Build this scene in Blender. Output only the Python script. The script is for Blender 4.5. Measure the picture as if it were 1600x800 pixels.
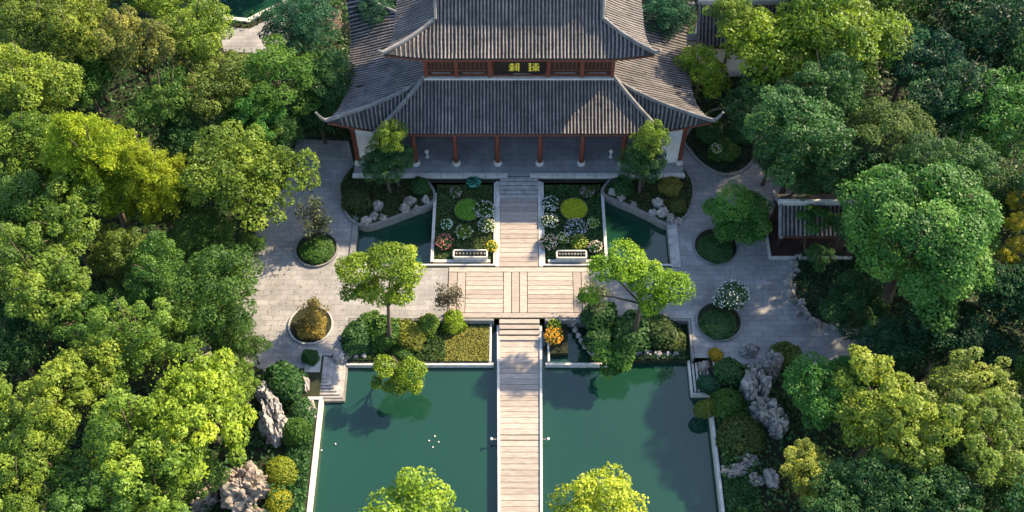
import bpy, bmesh, math, random
import numpy as np
from mathutils import Vector, Matrix, noise

R_ = math.radians
scene = bpy.context.scene
for o in list(bpy.data.objects):
    bpy.data.objects.remove(o)
C = scene.collection
random.seed(7)
rng = np.random.default_rng(7)

# ------------------------------------------------------------------ camera
CAM = Vector((-0.55, 0.0, 70.0))
PITCH = R_(56.0)
FPX = 1700.0
cam_d = bpy.data.cameras.new('camera')
cam_d.sensor_width = 36.0
cam_d.lens = 36.0 * FPX / 1600.0
cam_d.clip_start = 0.5
cam_d.clip_end = 5000
cam = bpy.data.objects.new('camera', cam_d)
cam.location = CAM
cam.rotation_euler = (R_(90) - PITCH, 0, 0)
C.objects.link(cam)
scene.camera = cam

# ------------------------------------------------------------------ sky, sun, exposure
SUN_EL = R_(35.0)
SUN_AZ = R_(54.0)          # from +Y towards +X: behind the hall, to the right
world = bpy.data.worlds.new('World')
scene.world = world
world.use_nodes = True
wn = world.node_tree.nodes
wl = world.node_tree.links
sky = wn.new('ShaderNodeTexSky')
sky.sky_type = 'NISHITA'
sky.sun_disc = False
sky.sun_elevation = SUN_EL
sky.sun_rotation = SUN_AZ
sky.air_density = 1.0
sky.dust_density = 1.0
bg = wn['Background']
bg.inputs['Strength'].default_value = 0.15
wl.new(sky.outputs[0], bg.inputs[0])
sun_d = bpy.data.lights.new('sun', 'SUN')
sun_d.energy = 5.0
sun_d.angle = R_(1.0)
sun_d.color = (1.0, 0.80, 0.53)
sun = bpy.data.objects.new('sun', sun_d)
sdir = Vector((math.cos(SUN_EL) * math.sin(SUN_AZ), math.cos(SUN_EL) * math.cos(SUN_AZ), math.sin(SUN_EL)))
sun.rotation_euler = sdir.to_track_quat('Z', 'Y').to_euler()
sun.location = (60, 60, 90)
C.objects.link(sun)
scene.view_settings.view_transform = 'Standard'
scene.view_settings.look = 'None'
scene.view_settings.gamma = 1
scene.view_settings.use_curve_mapping = False
scene.view_settings.exposure = 1.6

# ------------------------------------------------------------------ pixel helpers
_f = Vector((0, math.cos(PITCH), -math.sin(PITCH)))
_u = Vector((0, math.sin(PITCH), math.cos(PITCH)))
_r = Vector((1, 0, 0))

def P(px, py, z=0.0):
    d = _f + _r * ((px - 800) / FPX) - _u * ((py - 400) / FPX)
    k = (z - CAM.z) / d.z
    return CAM + d * k

def ppm(p):
    return FPX / ((Vector(p) - CAM).dot(_f))

# ------------------------------------------------------------------ materials
def new_mat(name):
    m = bpy.data.materials.new(name)
    m.use_nodes = True
    nt = m.node_tree
    return m, nt, nt.nodes['Principled BSDF'], nt.nodes['Material Output']

def N(nt, t, **kw):
    n = nt.nodes.new(t)
    for k, v in kw.items():
        setattr(n, k, v)
    return n

def surf(name, c1, c2, scale=4.0, rough=0.8, bump=0.2, obj_var=0.0, spec=0.3, detail=6.0, fine=None, stretch=(1, 1, 1), coord='Object', bdist=0.02):
    m, nt, b, out = new_mat(name)
    tc = N(nt, 'ShaderNodeTexCoord')
    mp = N(nt, 'ShaderNodeMapping')
    mp.inputs['Scale'].default_value = stretch
    if coord == 'World':
        geo = N(nt, 'ShaderNodeNewGeometry')
        nt.links.new(geo.outputs['Position'], mp.inputs[0])
    else:
        nt.links.new(tc.outputs[coord], mp.inputs[0])
    no = N(nt, 'ShaderNodeTexNoise')
    no.inputs['Scale'].default_value = scale
    no.inputs['Detail'].default_value = detail
    no.inputs['Roughness'].default_value = 0.65
    nt.links.new(mp.outputs[0], no.inputs['Vector'])
    cr = N(nt, 'ShaderNodeValToRGB')
    cr.color_ramp.elements[0].position = 0.32
    cr.color_ramp.elements[1].position = 0.70
    cr.color_ramp.elements[0].color = (*c1, 1)
    cr.color_ramp.elements[1].color = (*c2, 1)
    nt.links.new(no.outputs['Fac'], cr.inputs[0])
    col = cr.outputs[0]
    if obj_var:
        oi = N(nt, 'ShaderNodeObjectInfo')
        hs = N(nt, 'ShaderNodeHueSaturation')
        mr = N(nt, 'ShaderNodeMapRange')
        mr.inputs['To Min'].default_value = 1 - obj_var
        mr.inputs['To Max'].default_value = 1 + obj_var
        nt.links.new(oi.outputs['Random'], mr.inputs['Value'])
        nt.links.new(mr.outputs[0], hs.inputs['Value'])
        nt.links.new(col, hs.inputs['Color'])
        col = hs.outputs[0]
    nt.links.new(col, b.inputs['Base Color'])
    b.inputs['Roughness'].default_value = rough
    b.inputs['Specular IOR Level'].default_value = spec
    if bump:
        n2 = N(nt, 'ShaderNodeTexNoise')
        n2.inputs['Scale'].default_value = fine or scale * 4
        n2.inputs['Detail'].default_value = 5
        nt.links.new(mp.outputs[0], n2.inputs['Vector'])
        bp = N(nt, 'ShaderNodeBump')
        bp.inputs['Strength'].default_value = bump
        bp.inputs['Distance'].default_value = bdist
        nt.links.new(n2.outputs['Fac'], bp.inputs['Height'])
        nt.links.new(bp.outputs[0], b.inputs['Normal'])
    return m

def paving_mat(name, c1, c2, cm, bw, bh):
    m, nt, b, out = new_mat(name)
    geo = N(nt, 'ShaderNodeNewGeometry')
    br = N(nt, 'ShaderNodeTexBrick')
    br.inputs['Scale'].default_value = 1.0
    br.inputs['Brick Width'].default_value = bw
    br.inputs['Row Height'].default_value = bh
    br.inputs['Mortar Size'].default_value = 0.018
    br.inputs['Mortar Smooth'].default_value = 0.3
    br.inputs['Color1'].default_value = (*c1, 1)
    br.inputs['Color2'].default_value = (*c2, 1)
    br.inputs['Mortar'].default_value = (*cm, 1)
    nt.links.new(geo.outputs['Position'], br.inputs['Vector'])
    no = N(nt, 'ShaderNodeTexNoise')
    no.inputs['Scale'].default_value = 0.45
    no.inputs['Detail'].default_value = 9
    no.inputs['Roughness'].default_value = 0.7
    nt.links.new(geo.outputs['Position'], no.inputs['Vector'])
    mr = N(nt, 'ShaderNodeMapRange')
    mr.inputs['From Min'].default_value = 0.3
    mr.inputs['From Max'].default_value = 0.7
    mr.inputs['To Min'].default_value = 0.60
    mr.inputs['To Max'].default_value = 1.25
    nt.links.new(no.outputs['Fac'], mr.inputs['Value'])
    mx = N(nt, 'ShaderNodeMixRGB', blend_type='MULTIPLY')
    mx.inputs[0].default_value = 1
    nt.links.new(br.outputs['Color'], mx.inputs[1])
    nt.links.new(mr.outputs[0], mx.inputs[2])
    nt.links.new(mx.outputs[0], b.inputs['Base Color'])
    b.inputs['Roughness'].default_value = 0.75
    bp = N(nt, 'ShaderNodeBump')
    bp.inputs['Strength'].default_value = 0.5
    bp.inputs['Distance'].default_value = 0.02
    bp.invert = True
    nt.links.new(br.outputs['Fac'], bp.inputs['Height'])
    nt.links.new(bp.outputs[0], b.inputs['Normal'])
    return m

def leaf_mat(name, transl=0.38, rough=0.5, spec=0.22):
    m, nt, b, out = new_mat(name)
    oi = N(nt, 'ShaderNodeObjectInfo')
    at = N(nt, 'ShaderNodeAttribute')
    at.attribute_name = 'tint'
    hs = N(nt, 'ShaderNodeHueSaturation')
    mr = N(nt, 'ShaderNodeMapRange')
    mr.inputs['To Min'].default_value = 0.45
    mr.inputs['To Max'].default_value = 1.65
    nt.links.new(at.outputs['Fac'], mr.inputs['Value'])
    nt.links.new(mr.outputs[0], hs.inputs['Value'])
    mh = N(nt, 'ShaderNodeMapRange')
    mh.inputs['To Min'].default_value = 0.528
    mh.inputs['To Max'].default_value = 0.476
    nt.links.new(at.outputs['Fac'], mh.inputs['Value'])
    nt.links.new(mh.outputs[0], hs.inputs['Hue'])
    nt.links.new(oi.outputs['Color'], hs.inputs['Color'])
    nt.links.new(hs.outputs[0], b.inputs['Base Color'])
    b.inputs['Roughness'].default_value = rough
    b.inputs['Specular IOR Level'].default_value = spec
    tr = N(nt, 'ShaderNodeBsdfTranslucent')
    h2 = N(nt, 'ShaderNodeHueSaturation')
    h2.inputs['Hue'].default_value = 0.485
    h2.inputs['Saturation'].default_value = 1.1
    h2.inputs['Value'].default_value = 1.5
    nt.links.new(hs.outputs[0], h2.inputs['Color'])
    nt.links.new(h2.outputs[0], tr.inputs['Color'])
    mix = N(nt, 'ShaderNodeMixShader')
    mix.inputs[0].default_value = transl
    nt.links.new(b.outputs[0], mix.inputs[1])
    nt.links.new(tr.outputs[0], mix.inputs[2])
    nt.links.new(mix.outputs[0], out.inputs['Surface'])
    return m

def water_mat(name, c, c2):
    m, nt, b, out = new_mat(name)
    geo = N(nt, 'ShaderNodeNewGeometry')
    no = N(nt, 'ShaderNodeTexNoise')
    no.inputs['Scale'].default_value = 0.12
    no.inputs['Detail'].default_value = 4
    nt.links.new(geo.outputs['Position'], no.inputs['Vector'])
    mx = N(nt, 'ShaderNodeMixRGB')
    mx.inputs[1].default_value = (*c, 1)
    mx.inputs[2].default_value = (*c2, 1)
    nt.links.new(no.outputs['Fac'], mx.inputs[0])
    nt.links.new(mx.outputs[0], b.inputs['Base Color'])
    b.inputs['Roughness'].default_value = 0.04
    b.inputs['IOR'].default_value = 1.38
    b.inputs['Specular IOR Level'].default_value = 0.85
    n2 = N(nt, 'ShaderNodeTexNoise')
    n2.inputs['Scale'].default_value = 1.6
    n2.inputs['Detail'].default_value = 3
    nt.links.new(geo.outputs['Position'], n2.inputs['Vector'])
    bp = N(nt, 'ShaderNodeBump')
    bp.inputs['Strength'].default_value = 0.06
    bp.inputs['Distance'].default_value = 0.05
    nt.links.new(n2.outputs['Fac'], bp.inputs['Height'])
    nt.links.new(bp.outputs[0], b.inputs['Normal'])
    return m

M = {}
M['soil'] = surf('soil', (0.010, 0.014, 0.006), (0.028, 0.032, 0.014), 1.2, 0.95, 0.6, coord='World')
M['paving'] = paving_mat('paving', (0.20, 0.195, 0.19), (0.255, 0.245, 0.236), (0.145, 0.14, 0.135), 0.9, 0.45)
M['terrace'] = paving_mat('terrace_stone', (0.21, 0.21, 0.21), (0.25, 0.248, 0.246), (0.13, 0.13, 0.13), 1.2, 0.6)
M['kerb'] = surf('pale_stone', (0.36, 0.34, 0.31), (0.56, 0.54, 0.49), 2.5, 0.75, 0.3, coord='World')
M['darkstone'] = surf('dark_stone', (0.12, 0.12, 0.115), (0.22, 0.215, 0.20), 2.5, 0.8, 0.3, coord='World')
M['plank'] = surf('weathered_plank', (0.23, 0.19, 0.16), (0.385, 0.335, 0.29), 1.4, 0.75, 0.5, obj_var=0.17, stretch=(1, 7, 1), coord='World')
M['step'] = surf('grey_step', (0.20, 0.19, 0.18), (0.38, 0.36, 0.34), 2.0, 0.8, 0.3, obj_var=0.1, coord='World')
M['tile'] = surf('grey_roof_tile', (0.062, 0.056, 0.053), (0.205, 0.175, 0.158), 1.1, 0.55, 0.4, obj_var=0.22, spec=0.5, coord='World')
M['pan'] = surf('shade_toned_pan_tile', (0.012, 0.012, 0.012), (0.030, 0.029, 0.028), 3.0, 0.7, 0.4, coord='World')  # pan tiles darkened: shade of the troughs between rows put into the colour
M['ridge'] = surf('ridge_mortar', (0.09, 0.088, 0.088), (0.21, 0.20, 0.19), 2.0, 0.7, 0.3, coord='World')
M['redwood'] = surf('red_brown_timber', (0.10, 0.028, 0.018), (0.19, 0.058, 0.036), 2.0, 0.5, 0.2, coord='World', stretch=(3, 3, 0.7))
M['darkwood'] = surf('dark_timber', (0.022, 0.013, 0.010), (0.05, 0.028, 0.02), 2.0, 0.6, 0.2, coord='World')
M['plaster'] = surf('white_plaster', (0.55, 0.50, 0.46), (0.72, 0.68, 0.63), 0.9, 0.85, 0.15, coord='World')
M['black'] = surf('black_lacquer', (0.006, 0.006, 0.007), (0.012, 0.011, 0.012), 2.0, 0.35, 0.0, coord='World')
M['gold'] = surf('gold_paint', (0.75, 0.55, 0.05), (0.9, 0.72, 0.10), 5.0, 0.4, 0.0, coord='World')
M['rock'] = surf('garden_rock_stone', (0.07, 0.068, 0.066), (0.40, 0.375, 0.355), 1.6, 0.9, 0.9, coord='World', detail=9, fine=5, bdist=0.08)
M['rockpale'] = surf('pale_garden_stone', (0.12, 0.11, 0.10), (0.36, 0.33, 0.30), 2.2, 0.9, 0.8, obj_var=0.12, coord='World', detail=9, fine=7, bdist=0.05)
M['rockbrown'] = surf('brown_garden_rock', (0.09, 0.075, 0.06), (0.36, 0.30, 0.25), 1.3, 0.9, 0.9, coord='World', detail=9, fine=5, bdist=0.08)
M['bark'] = surf('bark', (0.045, 0.034, 0.025), (0.12, 0.095, 0.07), 5.0, 0.9, 0.7, stretch=(3, 3, 0.6))
M['leaf'] = leaf_mat('leaf')
M['needle'] = leaf_mat('needle', 0.34, 0.6, 0.12)
M['petal'] = leaf_mat('petal', 0.3, 0.7, 0.1)
M['water'] = water_mat('pond_water', (0.006, 0.032, 0.019), (0.009, 0.042, 0.026))
M['whitepaint'] = surf('white_enamel', (0.7, 0.7, 0.68), (0.82, 0.82, 0.8), 3, 0.4, 0)

# ------------------------------------------------------------------ object helpers
def link(o):
    C.objects.link(o)
    return o

def tag(o, label=None, cat=None, group=None, kind=None):
    if label: o['label'] = label
    if cat: o['category'] = cat
    if group: o['group'] = group
    if kind: o['kind'] = kind
    return o

def empty(name, loc=(0, 0, 0), rz=0.0):
    o = bpy.data.objects.new(name, None)
    o.empty_display_size = 0.3
    o.location = loc
    o.rotation_euler = (0, 0, rz)
    return link(o)

def ob(name, me, mat=None, parent=None, loc=(0, 0, 0), rz=0.0, scale=None):
    o = bpy.data.objects.new(name, me)
    if mat is not None and len(me.materials) == 0:
        me.materials.append(mat)
    o.parent = parent
    o.location = loc
    o.rotation_euler = (0, 0, rz)
    if scale is not None:
        o.scale = scale
    return link(o)

class MB:
    def __init__(self):
        self.v = []
        self.f = []
    def add(self, vs, fs):
        k = len(self.v)
        self.v += [tuple(p) for p in vs]
        self.f += [tuple(i + k for i in f) for f in fs]
        return self
    def box(self, x0, x1, y0, y1, z0, z1):
        vs = [(x, y, z) for z in (z0, z1) for y in (y0, y1) for x in (x0, x1)]
        return self.add(vs, [(0, 2, 3, 1), (4, 5, 7, 6), (0, 1, 5, 4), (2, 6, 7, 3), (0, 4, 6, 2), (1, 3, 7, 5)])
    def beam(self, a, b, w, h):
        a = Vector(a); b = Vector(b)
        d = (b - a).normalized()
        up = Vector((0, 0, 1)) if abs(d.z) < 0.95 else Vector((0, 1, 0))
        s = d.cross(up).normalized() * (w / 2)
        t = s.cross(d).normalized() * (h / 2)
        vs = [p + i * s + j * t for p in (a, b) for i, j in ((-1, -1), (1, -1), (1, 1), (-1, 1))]
        return self.add(vs, [(0, 1, 2, 3), (7, 6, 5, 4), (0, 4, 5, 1), (1, 5, 6, 2), (2, 6, 7, 3), (3, 7, 4, 0)])
    def tube(self, pts, rad, n=8, cap=True):
        pts = [Vector(p) for p in pts]
        if not hasattr(rad, '__len__'):
            rad = [rad] * len(pts)
        vs = []
        ref = Vector((0.31, 0.77, 0.2))
        for i, p in enumerate(pts):
            d = (pts[min(i + 1, len(pts) - 1)] - pts[max(i - 1, 0)]).normalized()
            s = d.cross(ref).normalized()
            t = d.cross(s).normalized()
            for k in range(n):
                a = 2 * math.pi * k / n
                vs.append(p + (s * math.cos(a) + t * math.sin(a)) * rad[i])
        fs = []
        for i in range(len(pts) - 1):
            for k in range(n):
                a = i * n + k; b = i * n + (k + 1) % n
                fs.append((a, b, b + n, a + n))
        if cap:
            fs.append(tuple(range(n - 1, -1, -1)))
            m = (len(pts) - 1) * n
            fs.append(tuple(range(m, m + n)))
        return self.add(vs, fs)
    def lathe(self, prof, n=16, c=(0, 0)):
        vs = []
        for r, z in prof:
            for k in range(n):
                a = 2 * math.pi * k / n
                vs.append((c[0] + r * math.cos(a), c[1] + r * math.sin(a), z))
        fs = []
        for i in range(len(prof) - 1):
            for k in range(n):
                a = i * n + k; b = i * n + (k + 1) % n
                fs.append((a, b, b + n, a + n))
        fs.append(tuple(range(n - 1, -1, -1)))
        m = (len(prof) - 1) * n
        fs.append(tuple(range(m, m + n)))
        return self.add(vs, fs)
    def prism(self, poly, z0, z1):
        n = len(poly)
        vs = [(p[0], p[1], z0) for p in poly] + [(p[0], p[1], z1) for p in poly]
        fs = [tuple(range(n - 1, -1, -1)), tuple(range(n, 2 * n))]
        fs += [(i, (i + 1) % n, (i + 1) % n + n, i + n) for i in range(n)]
        return self.add(vs, fs)
    def mesh(self, name, smooth=False, bevel=0):
        me = bpy.data.meshes.new(name)
        me.from_pydata(self.v, [], self.f)
        bm = bmesh.new(); bm.from_mesh(me)
        bmesh.ops.recalc_face_normals(bm, faces=bm.faces)
        if bevel:
            bmesh.ops.bevel(bm, geom=list(bm.edges), offset=bevel, segments=1, affect='EDGES')
        bm.to_mesh(me); bm.free()
        if smooth:
            me.polygons.foreach_set('use_smooth', [True] * len(me.polygons))
        return me
    def build(self, name, mat, parent=None, smooth=False, bevel=0, loc=(0, 0, 0)):
        return ob(name, self.mesh(name, smooth, bevel), mat, parent, loc)

def sheet(name, outer, holes, z, mat):
    bm = bmesh.new()
    es = []
    for loop in [outer] + holes:
        vs = [bm.verts.new((p[0], p[1], z)) for p in loop]
        for i in range(len(vs)):
            es.append(bm.edges.new((vs[i], vs[(i + 1) % len(vs)])))
    bmesh.ops.triangle_fill(bm, use_beauty=True, use_dissolve=False, edges=es, normal=(0, 0, 1))
    bmesh.ops.recalc_face_normals(bm, faces=bm.faces)
    for f in bm.faces:
        if f.normal.z < 0:
            f.normal_flip()
    me = bpy.data.meshes.new(name)
    bm.to_mesh(me); bm.free()
    o = ob(name, me, mat)
    o['kind'] = 'structure'
    return o

def rect(x0, x1, y0, y1):
    return [(x0, y0), (x1, y0), (x1, y1), (x0, y1)]

# ------------------------------------------------------------------ ground, water, paving
H1 = [(-14.3, 25.4), (13.7, 25.4), (13.7, 38.2), (12.75, 38.2), (12.75, 41.55), (-12.7, 41.55), (-12.7, 38.4), (-14.3, 38.4)]
H2 = rect(-13.0, -1.85, 46.25, 54.4)
H3 = rect(1.80, 12.2, 46.25, 54.4)
fp = [P(*q) for q in ((250, -60), (352, 30), (388, 33), (446, 4), (470, -60))]
H4 = [(p.x, p.y) for p in fp]
sheet('ground', rect(-900, 900, -500, 2500), [H1, H2, H3, H4], 0.0, M['soil'])

def water(name, poly, z):
    mb = MB(); mb.add([(x, y, z) for x, y in poly], [tuple(range(len(poly)))])
    o = mb.build(name, M['water']); o['kind'] = 'structure'
WZ = -0.95
water('pond_water', rect(-14.5, 13.9, 25.2, 41.7), WZ)
water('basin_water', rect(-13.2, -1.7, 46.1, 54.6), -0.6)
water('basin_water', rect(1.7, 12.4, 46.1, 54.6), -0.6)
cx = sum(p[0] for p in H4) / 5; cy = sum(p[1] for p in H4) / 5
water('far_pond_water', [(cx + (x - cx) * 1.03, cy + (y - cy) * 1.03) for x, y in H4], -0.4)

# paving sheets
def pxpoly(l, z=0.0):
    return [(P(x, y, z).x, P(x, y, z).y) for x, y in l]
left_poly = [(-20.6, 38.2), (-18.5, 37.2), (-15.6, 37.4), (-15.6, 38.45), (-12.75, 38.45), (-12.75, 41.62), (-5.45, 41.62), (-5.45, 46.1), (-13.1, 46.1),
             (-13.1, 54.5), (-14.2, 58.8), (-18.5, 59.0), (-19.0, 54.0), (-20.5, 50.5), (-21.5, 46.0), (-21.2, 41)]
sheet('left_paved_court', left_poly, [], 0.004, M['paving'])
right_poly = [(5.45, 41.62), (12.8, 41.62), (12.8, 38.25), (14.2, 38.25), (15.2, 37.4), (26.3, 37.9), (26, 41), (25.5, 46), (26.5, 52.0), (22.5, 52.5), (22.3, 57.0),
              (20.5, 61.0), (18.5, 59.5), (16.5, 55.5), (14.5, 62.0), (13.4, 62.0), (13.2, 54.5), (12.3, 54.5), (12.3, 46.1), (5.45, 46.1)]
sheet('right_paved_court', right_poly, [], 0.004, M['paving'])
fq = pxpoly([(340, 42), (390, 45), (452, 14), (452, 70), (420, 84), (350, 80)])
sheet('far_paved_bank', fq, [], 0.004, M['paving'])

# kerbs
def kerb(name, pts, w, z0, z1, mat, label, cat='kerb', group=None, closed=False):
    mb = MB()
    n = len(pts)
    for i in range(n if closed else n - 1):
        a = Vector((*pts[i], (z0 + z1) / 2)); b = Vector((*pts[(i + 1) % n], (z0 + z1) / 2))
        d = (b - a).normalized() * (w / 2 - 0.003 * (i % 2) - 0.002)
        mb.beam(a - d, b + d, w - 0.004 * (i % 2), (z1 - z0) - 0.006 * (i % 2))
    o = mb.build(name, mat, bevel=0.02)
    return tag(o, label, cat, group)

kerb('pond_kerb', [(-14.2, 34.9), (-14.2, 25.3)], 0.22, -1.3, 0.06, M['kerb'], 'pale stone kerb along the pond side below the clipped yellow-green shrubs')
kerb('pond_kerb', [(13.6, 34.9), (13.6, 25.3)], 0.2, -1.3, 0.06, M['kerb'], 'pale stone kerb along the pond side below the pale knobbly rock')
kerb('pond_kerb', [(-15.0, 34.95), (-14.2, 34.95)], 0.24, -1.3, 0.095, M['kerb'], 'short pale stone kerb closing the dark strip under the corner steps')
kerb('far_pond_kerb', [(q[0], q[1]) for q in H4[0:5]], 0.45, -0.8, 0.18, M['kerb'], 'white stone kerb bending round the far pond among trees')
kerb('bed_kerb', [(-12.6, 38.05), (-2.0, 38.05)], 0.22, -1.3, -0.55, M['kerb'], 'pale stone kerb between yellow flower carpet and the pond')
kerb('bed_kerb', [(2.0, 38.05), (6.4, 38.05)], 0.2, -1.3, -0.55, M['kerb'], 'pale stone kerb between orange flowers and the pond')
kerb('bed_kerb', [(-2.15, 38.3), (-2.15, 41.45)], 0.16, -1.3, -0.5, M['kerb'], 'short stone kerb between yellow flower carpet and bridge')
kerb('bed_kerb', [(2.15, 38.3), (2.15, 41.45)], 0.16, -1.3, -0.5, M['kerb'], 'short stone kerb between orange flowers and bridge')
kerb('pond_wall', [(-12.6, 38.45), (-12.6, 41.48), (-2.0, 41.48)], 0.2, -1.3, 0.035, M['darkstone'], 'dark stone retaining wall behind the shrubs and yellow flower carpet', 'wall')
kerb('pond_wall', [(2.0, 41.48), (12.66, 41.48), (12.66, 38.3)], 0.2, -1.3, 0.035, M['darkstone'], 'dark stone retaining wall behind the dark shrubs and orange flowers', 'wall')
for s, lab in ((-1, 'lawn-green round shrub'), (1, 'yellow round shrub')):
    kerb('basin_kerb', [(s * 6.75, 53.2), (s * 6.75, 46.75), (s * 2.35, 46.75)], 0.24, -1.0, 0.06, M['kerb'], 'pale stone kerb boxing in the flower bed of the ' + lab)
    kerb('basin_wall', [(s * 1.93, 54.3), (s * 1.93, 46.36), (s * (12.9 if s < 0 else 12.1), 46.36)], 0.16, -1.0, 0.09, M['kerb'], 'thin stone edging between plank walk and flower bed of the ' + lab, 'edging')
kerb('basin_kerb', [(-12.95, 50.9), (-12.95, 46.5)], 0.42, -1.0, 0.12, M['darkstone'], 'grey stone kerb between dark small basin and the round hedge planter')
kerb('basin_kerb', [(12.1, 51.0), (12.1, 46.5)], 0.75, -1.0, 0.12, M['step'], 'wide grey plank-like kerb between small basin and bluish paved court')

# soil beds inside the holes
def bed(name, poly, z, mat=None, z0=-1.4):
    o = MB().prism(poly, z0, z).build(name, mat or M['soil']); o['kind'] = 'structure'
    return o
bed('flower_bed_soil', rect(-6.65, -2.02, 46.85, 54.3), -0.12)
bed('flower_bed_soil', rect(2.02, 6.65, 46.85, 54.3), -0.12)
bed('shrub_bed_soil', rect(-12.6, -2.25, 38.15, 41.4), -0.48)
bed('shrub_bed_soil', rect(5.2, 12.6, 38.3, 41.4), -0.48)
bed('shrub_bed_soil', [(2.25, 38.9), (3.6, 38.9), (3.6, 41.4), (2.25, 41.4)], -0.48)

# curved garden islands beside the hall, with stone rims
def blob(pts, n=6):
    out = []
    m = len(pts)
    for i in range(m):
        p0, p1, p2, p3 = (Vector(pts[(i + k - 1) % m]) for k in range(4))
        for j in range(n):
            t = j / n
            q = 0.5 * ((2 * p1) + (p2 - p0) * t + (2 * p0 - 5 * p1 + 4 * p2 - p3) * t * t + (3 * p1 - p0 - 3 * p2 + p3) * t ** 3)
            out.append((q.x, q.y))
    return out

def rimbed(name, poly, z, rimz, label, cat='planter', w=0.2, mat='darkstone'):
    root = empty(name, (0, 0, 0))
    tag(root, label, cat)
    MB().prism(poly, -1.2, z).build('soil', M['soil'], root)
    mb = MB()
    n = len(poly)
    c = Vector((sum(p[0] for p in poly) / n, sum(p[1] for p in poly) / n))
    inn = []; out = []
    for i, p in enumerate(poly):
        a = Vector(poly[i - 1]); b = Vector(poly[(i + 1) % n])
        t = (b - a).normalized(); nn = Vector((t.y, -t.x))
        if (Vector(p) - c).dot(nn) < 0: nn = -nn
        out.append(Vector(p) + nn * w); inn.append(Vector(p) - nn * 0.02)
    for i in range(n):
        j = (i + 1) % n
        vs = [(*inn[i], -1.2), (*out[i], -1.2), (*out[i], rimz), (*inn[i], rimz), (*inn[j], -1.2), (*out[j], -1.2), (*out[j], rimz), (*inn[j], rimz)]
        mb.add(vs, [(0, 1, 5, 4), (1, 2, 6, 5), (2, 3, 7, 6), (3, 0, 4, 7)])
    mb.build('rim', M[mat], root)
    return root

islL = blob(pxpoly([(532, 300), (540, 275), (565, 255), (610, 258), (655, 276), (676, 300), (672, 318), (640, 330), (600, 345), (570, 352), (545, 338)]))
islR = blob(pxpoly([(1082, 300), (1075, 275), (1055, 258), (1010, 260), (965, 276), (944, 296), (948, 306), (985, 322), (1015, 336), (1045, 350), (1072, 335)]))
rimbed('garden_island', islL, 0.10, 0.16, 'curved garden island with rim under the small tree by the hall white end wall')
rimbed('garden_island', islR, 0.10, 0.16, 'curved garden island with rim beside the sunlit patch of paving')
leafbed = blob(pxpoly([(1072, 215), (1082, 240), (1105, 262), (1135, 273), (1165, 262), (1183, 235), (1186, 205), (1160, 180), (1115, 175)]))
rimbed('leaf_shaped_bed', leafbed, 0.12, 0.2, 'dark leaf-shaped planting bed with rim right of the hall')

def circle(px, py, rpx, n=28):
    p = P(px, py); r = rpx / ppm(p)
    return [(p.x + r * math.cos(2 * math.pi * k / n), p.y + r * math.sin(2 * math.pi * k / n)) for k in range(n)], p, r
planters = []
for px, py, rp, lab, mt in ((495, 390, 32, 'round stone-rimmed planter of dark clipped green below airy pale tree', 'darkstone'),
                        (486, 509, 33, 'round stone-rimmed planter of yellowing shrub on the sunlit court', 'step'),
                        (1118, 386, 33, 'round dark planter under the cloud-pruned tree by the pavilion', 'darkstone'),
                        (1123, 503, 34, 'round dark planter under the white flowering shrub', 'darkstone')):
    poly, p, r = circle(px, py, rp)
    rimbed('round_planter', poly, 0.12, 0.18, lab, 'planter', 0.11, mt)
    planters.append((p, r))

# ------------------------------------------------------------------ timber decks and bridge
def plank_mesh(w, d, h=0.09):
    return MB().box(-w / 2, w / 2, -d / 2, d / 2, -h, 0).mesh('plank', bevel=0.012)

def planked(root, x0, x1, y0, y1, z, step, along='x', jitter=0.006):
    if along == 'x':
        n = max(1, round((y1 - y0) / step)); st = (y1 - y0) / n
        me = plank_mesh(x1 - x0 - 0.02, st - 0.024)
        for i in range(n):
            ob('plank', me, M['plank'], root, ((x0 + x1) / 2 + random.uniform(-.012, .012), y0 + (i + .5) * st, z + random.uniform(-jitter, jitter)))
    else:
        n = max(1, round((x1 - x0) / step)); st = (x1 - x0) / n
        me = plank_mesh(st - 0.03, y1 - y0 - 0.02)
        for i in range(n):
            ob('plank', me, M['plank'], root, (x0 + (i + .5) * st, (y0 + y1) / 2, z + random.uniform(-jitter, jitter)))

# main bridge
br = empty('plank_bridge', (0, 25.4, 0))
tag(br, 'long pale plank bridge crossing the middle of the green pond', 'bridge')
BZ = -0.42
def wbr(y):                       # deck half width narrows a little towards the near bank
    return 1.50 - (40.2 - y) * 0.012
y = 24.0; k = 0
while y < 39.9:
    wd = 2 * wbr(y)
    if abs(y + .2 - 32.0) < 0.22:
        dd = 0.34
    else:
        dd = 0.418
    ob('plank', plank_mesh(wd, dd), M['plank'], br, (random.uniform(-.01, .01), y + 0.21 - 25.4, BZ + random.uniform(-.008, .008)))
    y += 0.44; k += 1
for s in (-1, 1):
    mb = MB()
    a0 = wbr(40.6); a1 = wbr(24.0)
    mb.add([(s * a0, 41.2 - 25.4, BZ - .5), (s * (a0 + .18), 41.2 - 25.4, BZ - .5), (s * (a0 + .18), 41.2 - 25.4, BZ + .11), (s * a0, 41.2 - 25.4, BZ + .11),
            (s * a1, 24.0 - 25.4, BZ - .5), (s * (a1 + .18), 24.0 - 25.4, BZ - .5), (s * (a1 + .18), 24.0 - 25.4, BZ + .11), (s * a1, 24.0 - 25.4, BZ + .11)],
           [(0, 1, 2, 3), (7, 6, 5, 4), (0, 4, 5, 1), (1, 5, 6, 2), (2, 6, 7, 3), (3, 7, 4, 0)])
    mb.build('edge_beam', M['kerb'], br, bevel=0.015)
mb = MB()
for yy in np.arange(25.0, 41, 2.6):
    mb.box(-1.2, 1.2, yy - 25.4 - .15, yy - 25.4 + .15, -1.6, BZ - .12)
mb.build('pier', M['darkstone'], br)
st = 0.42
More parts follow.
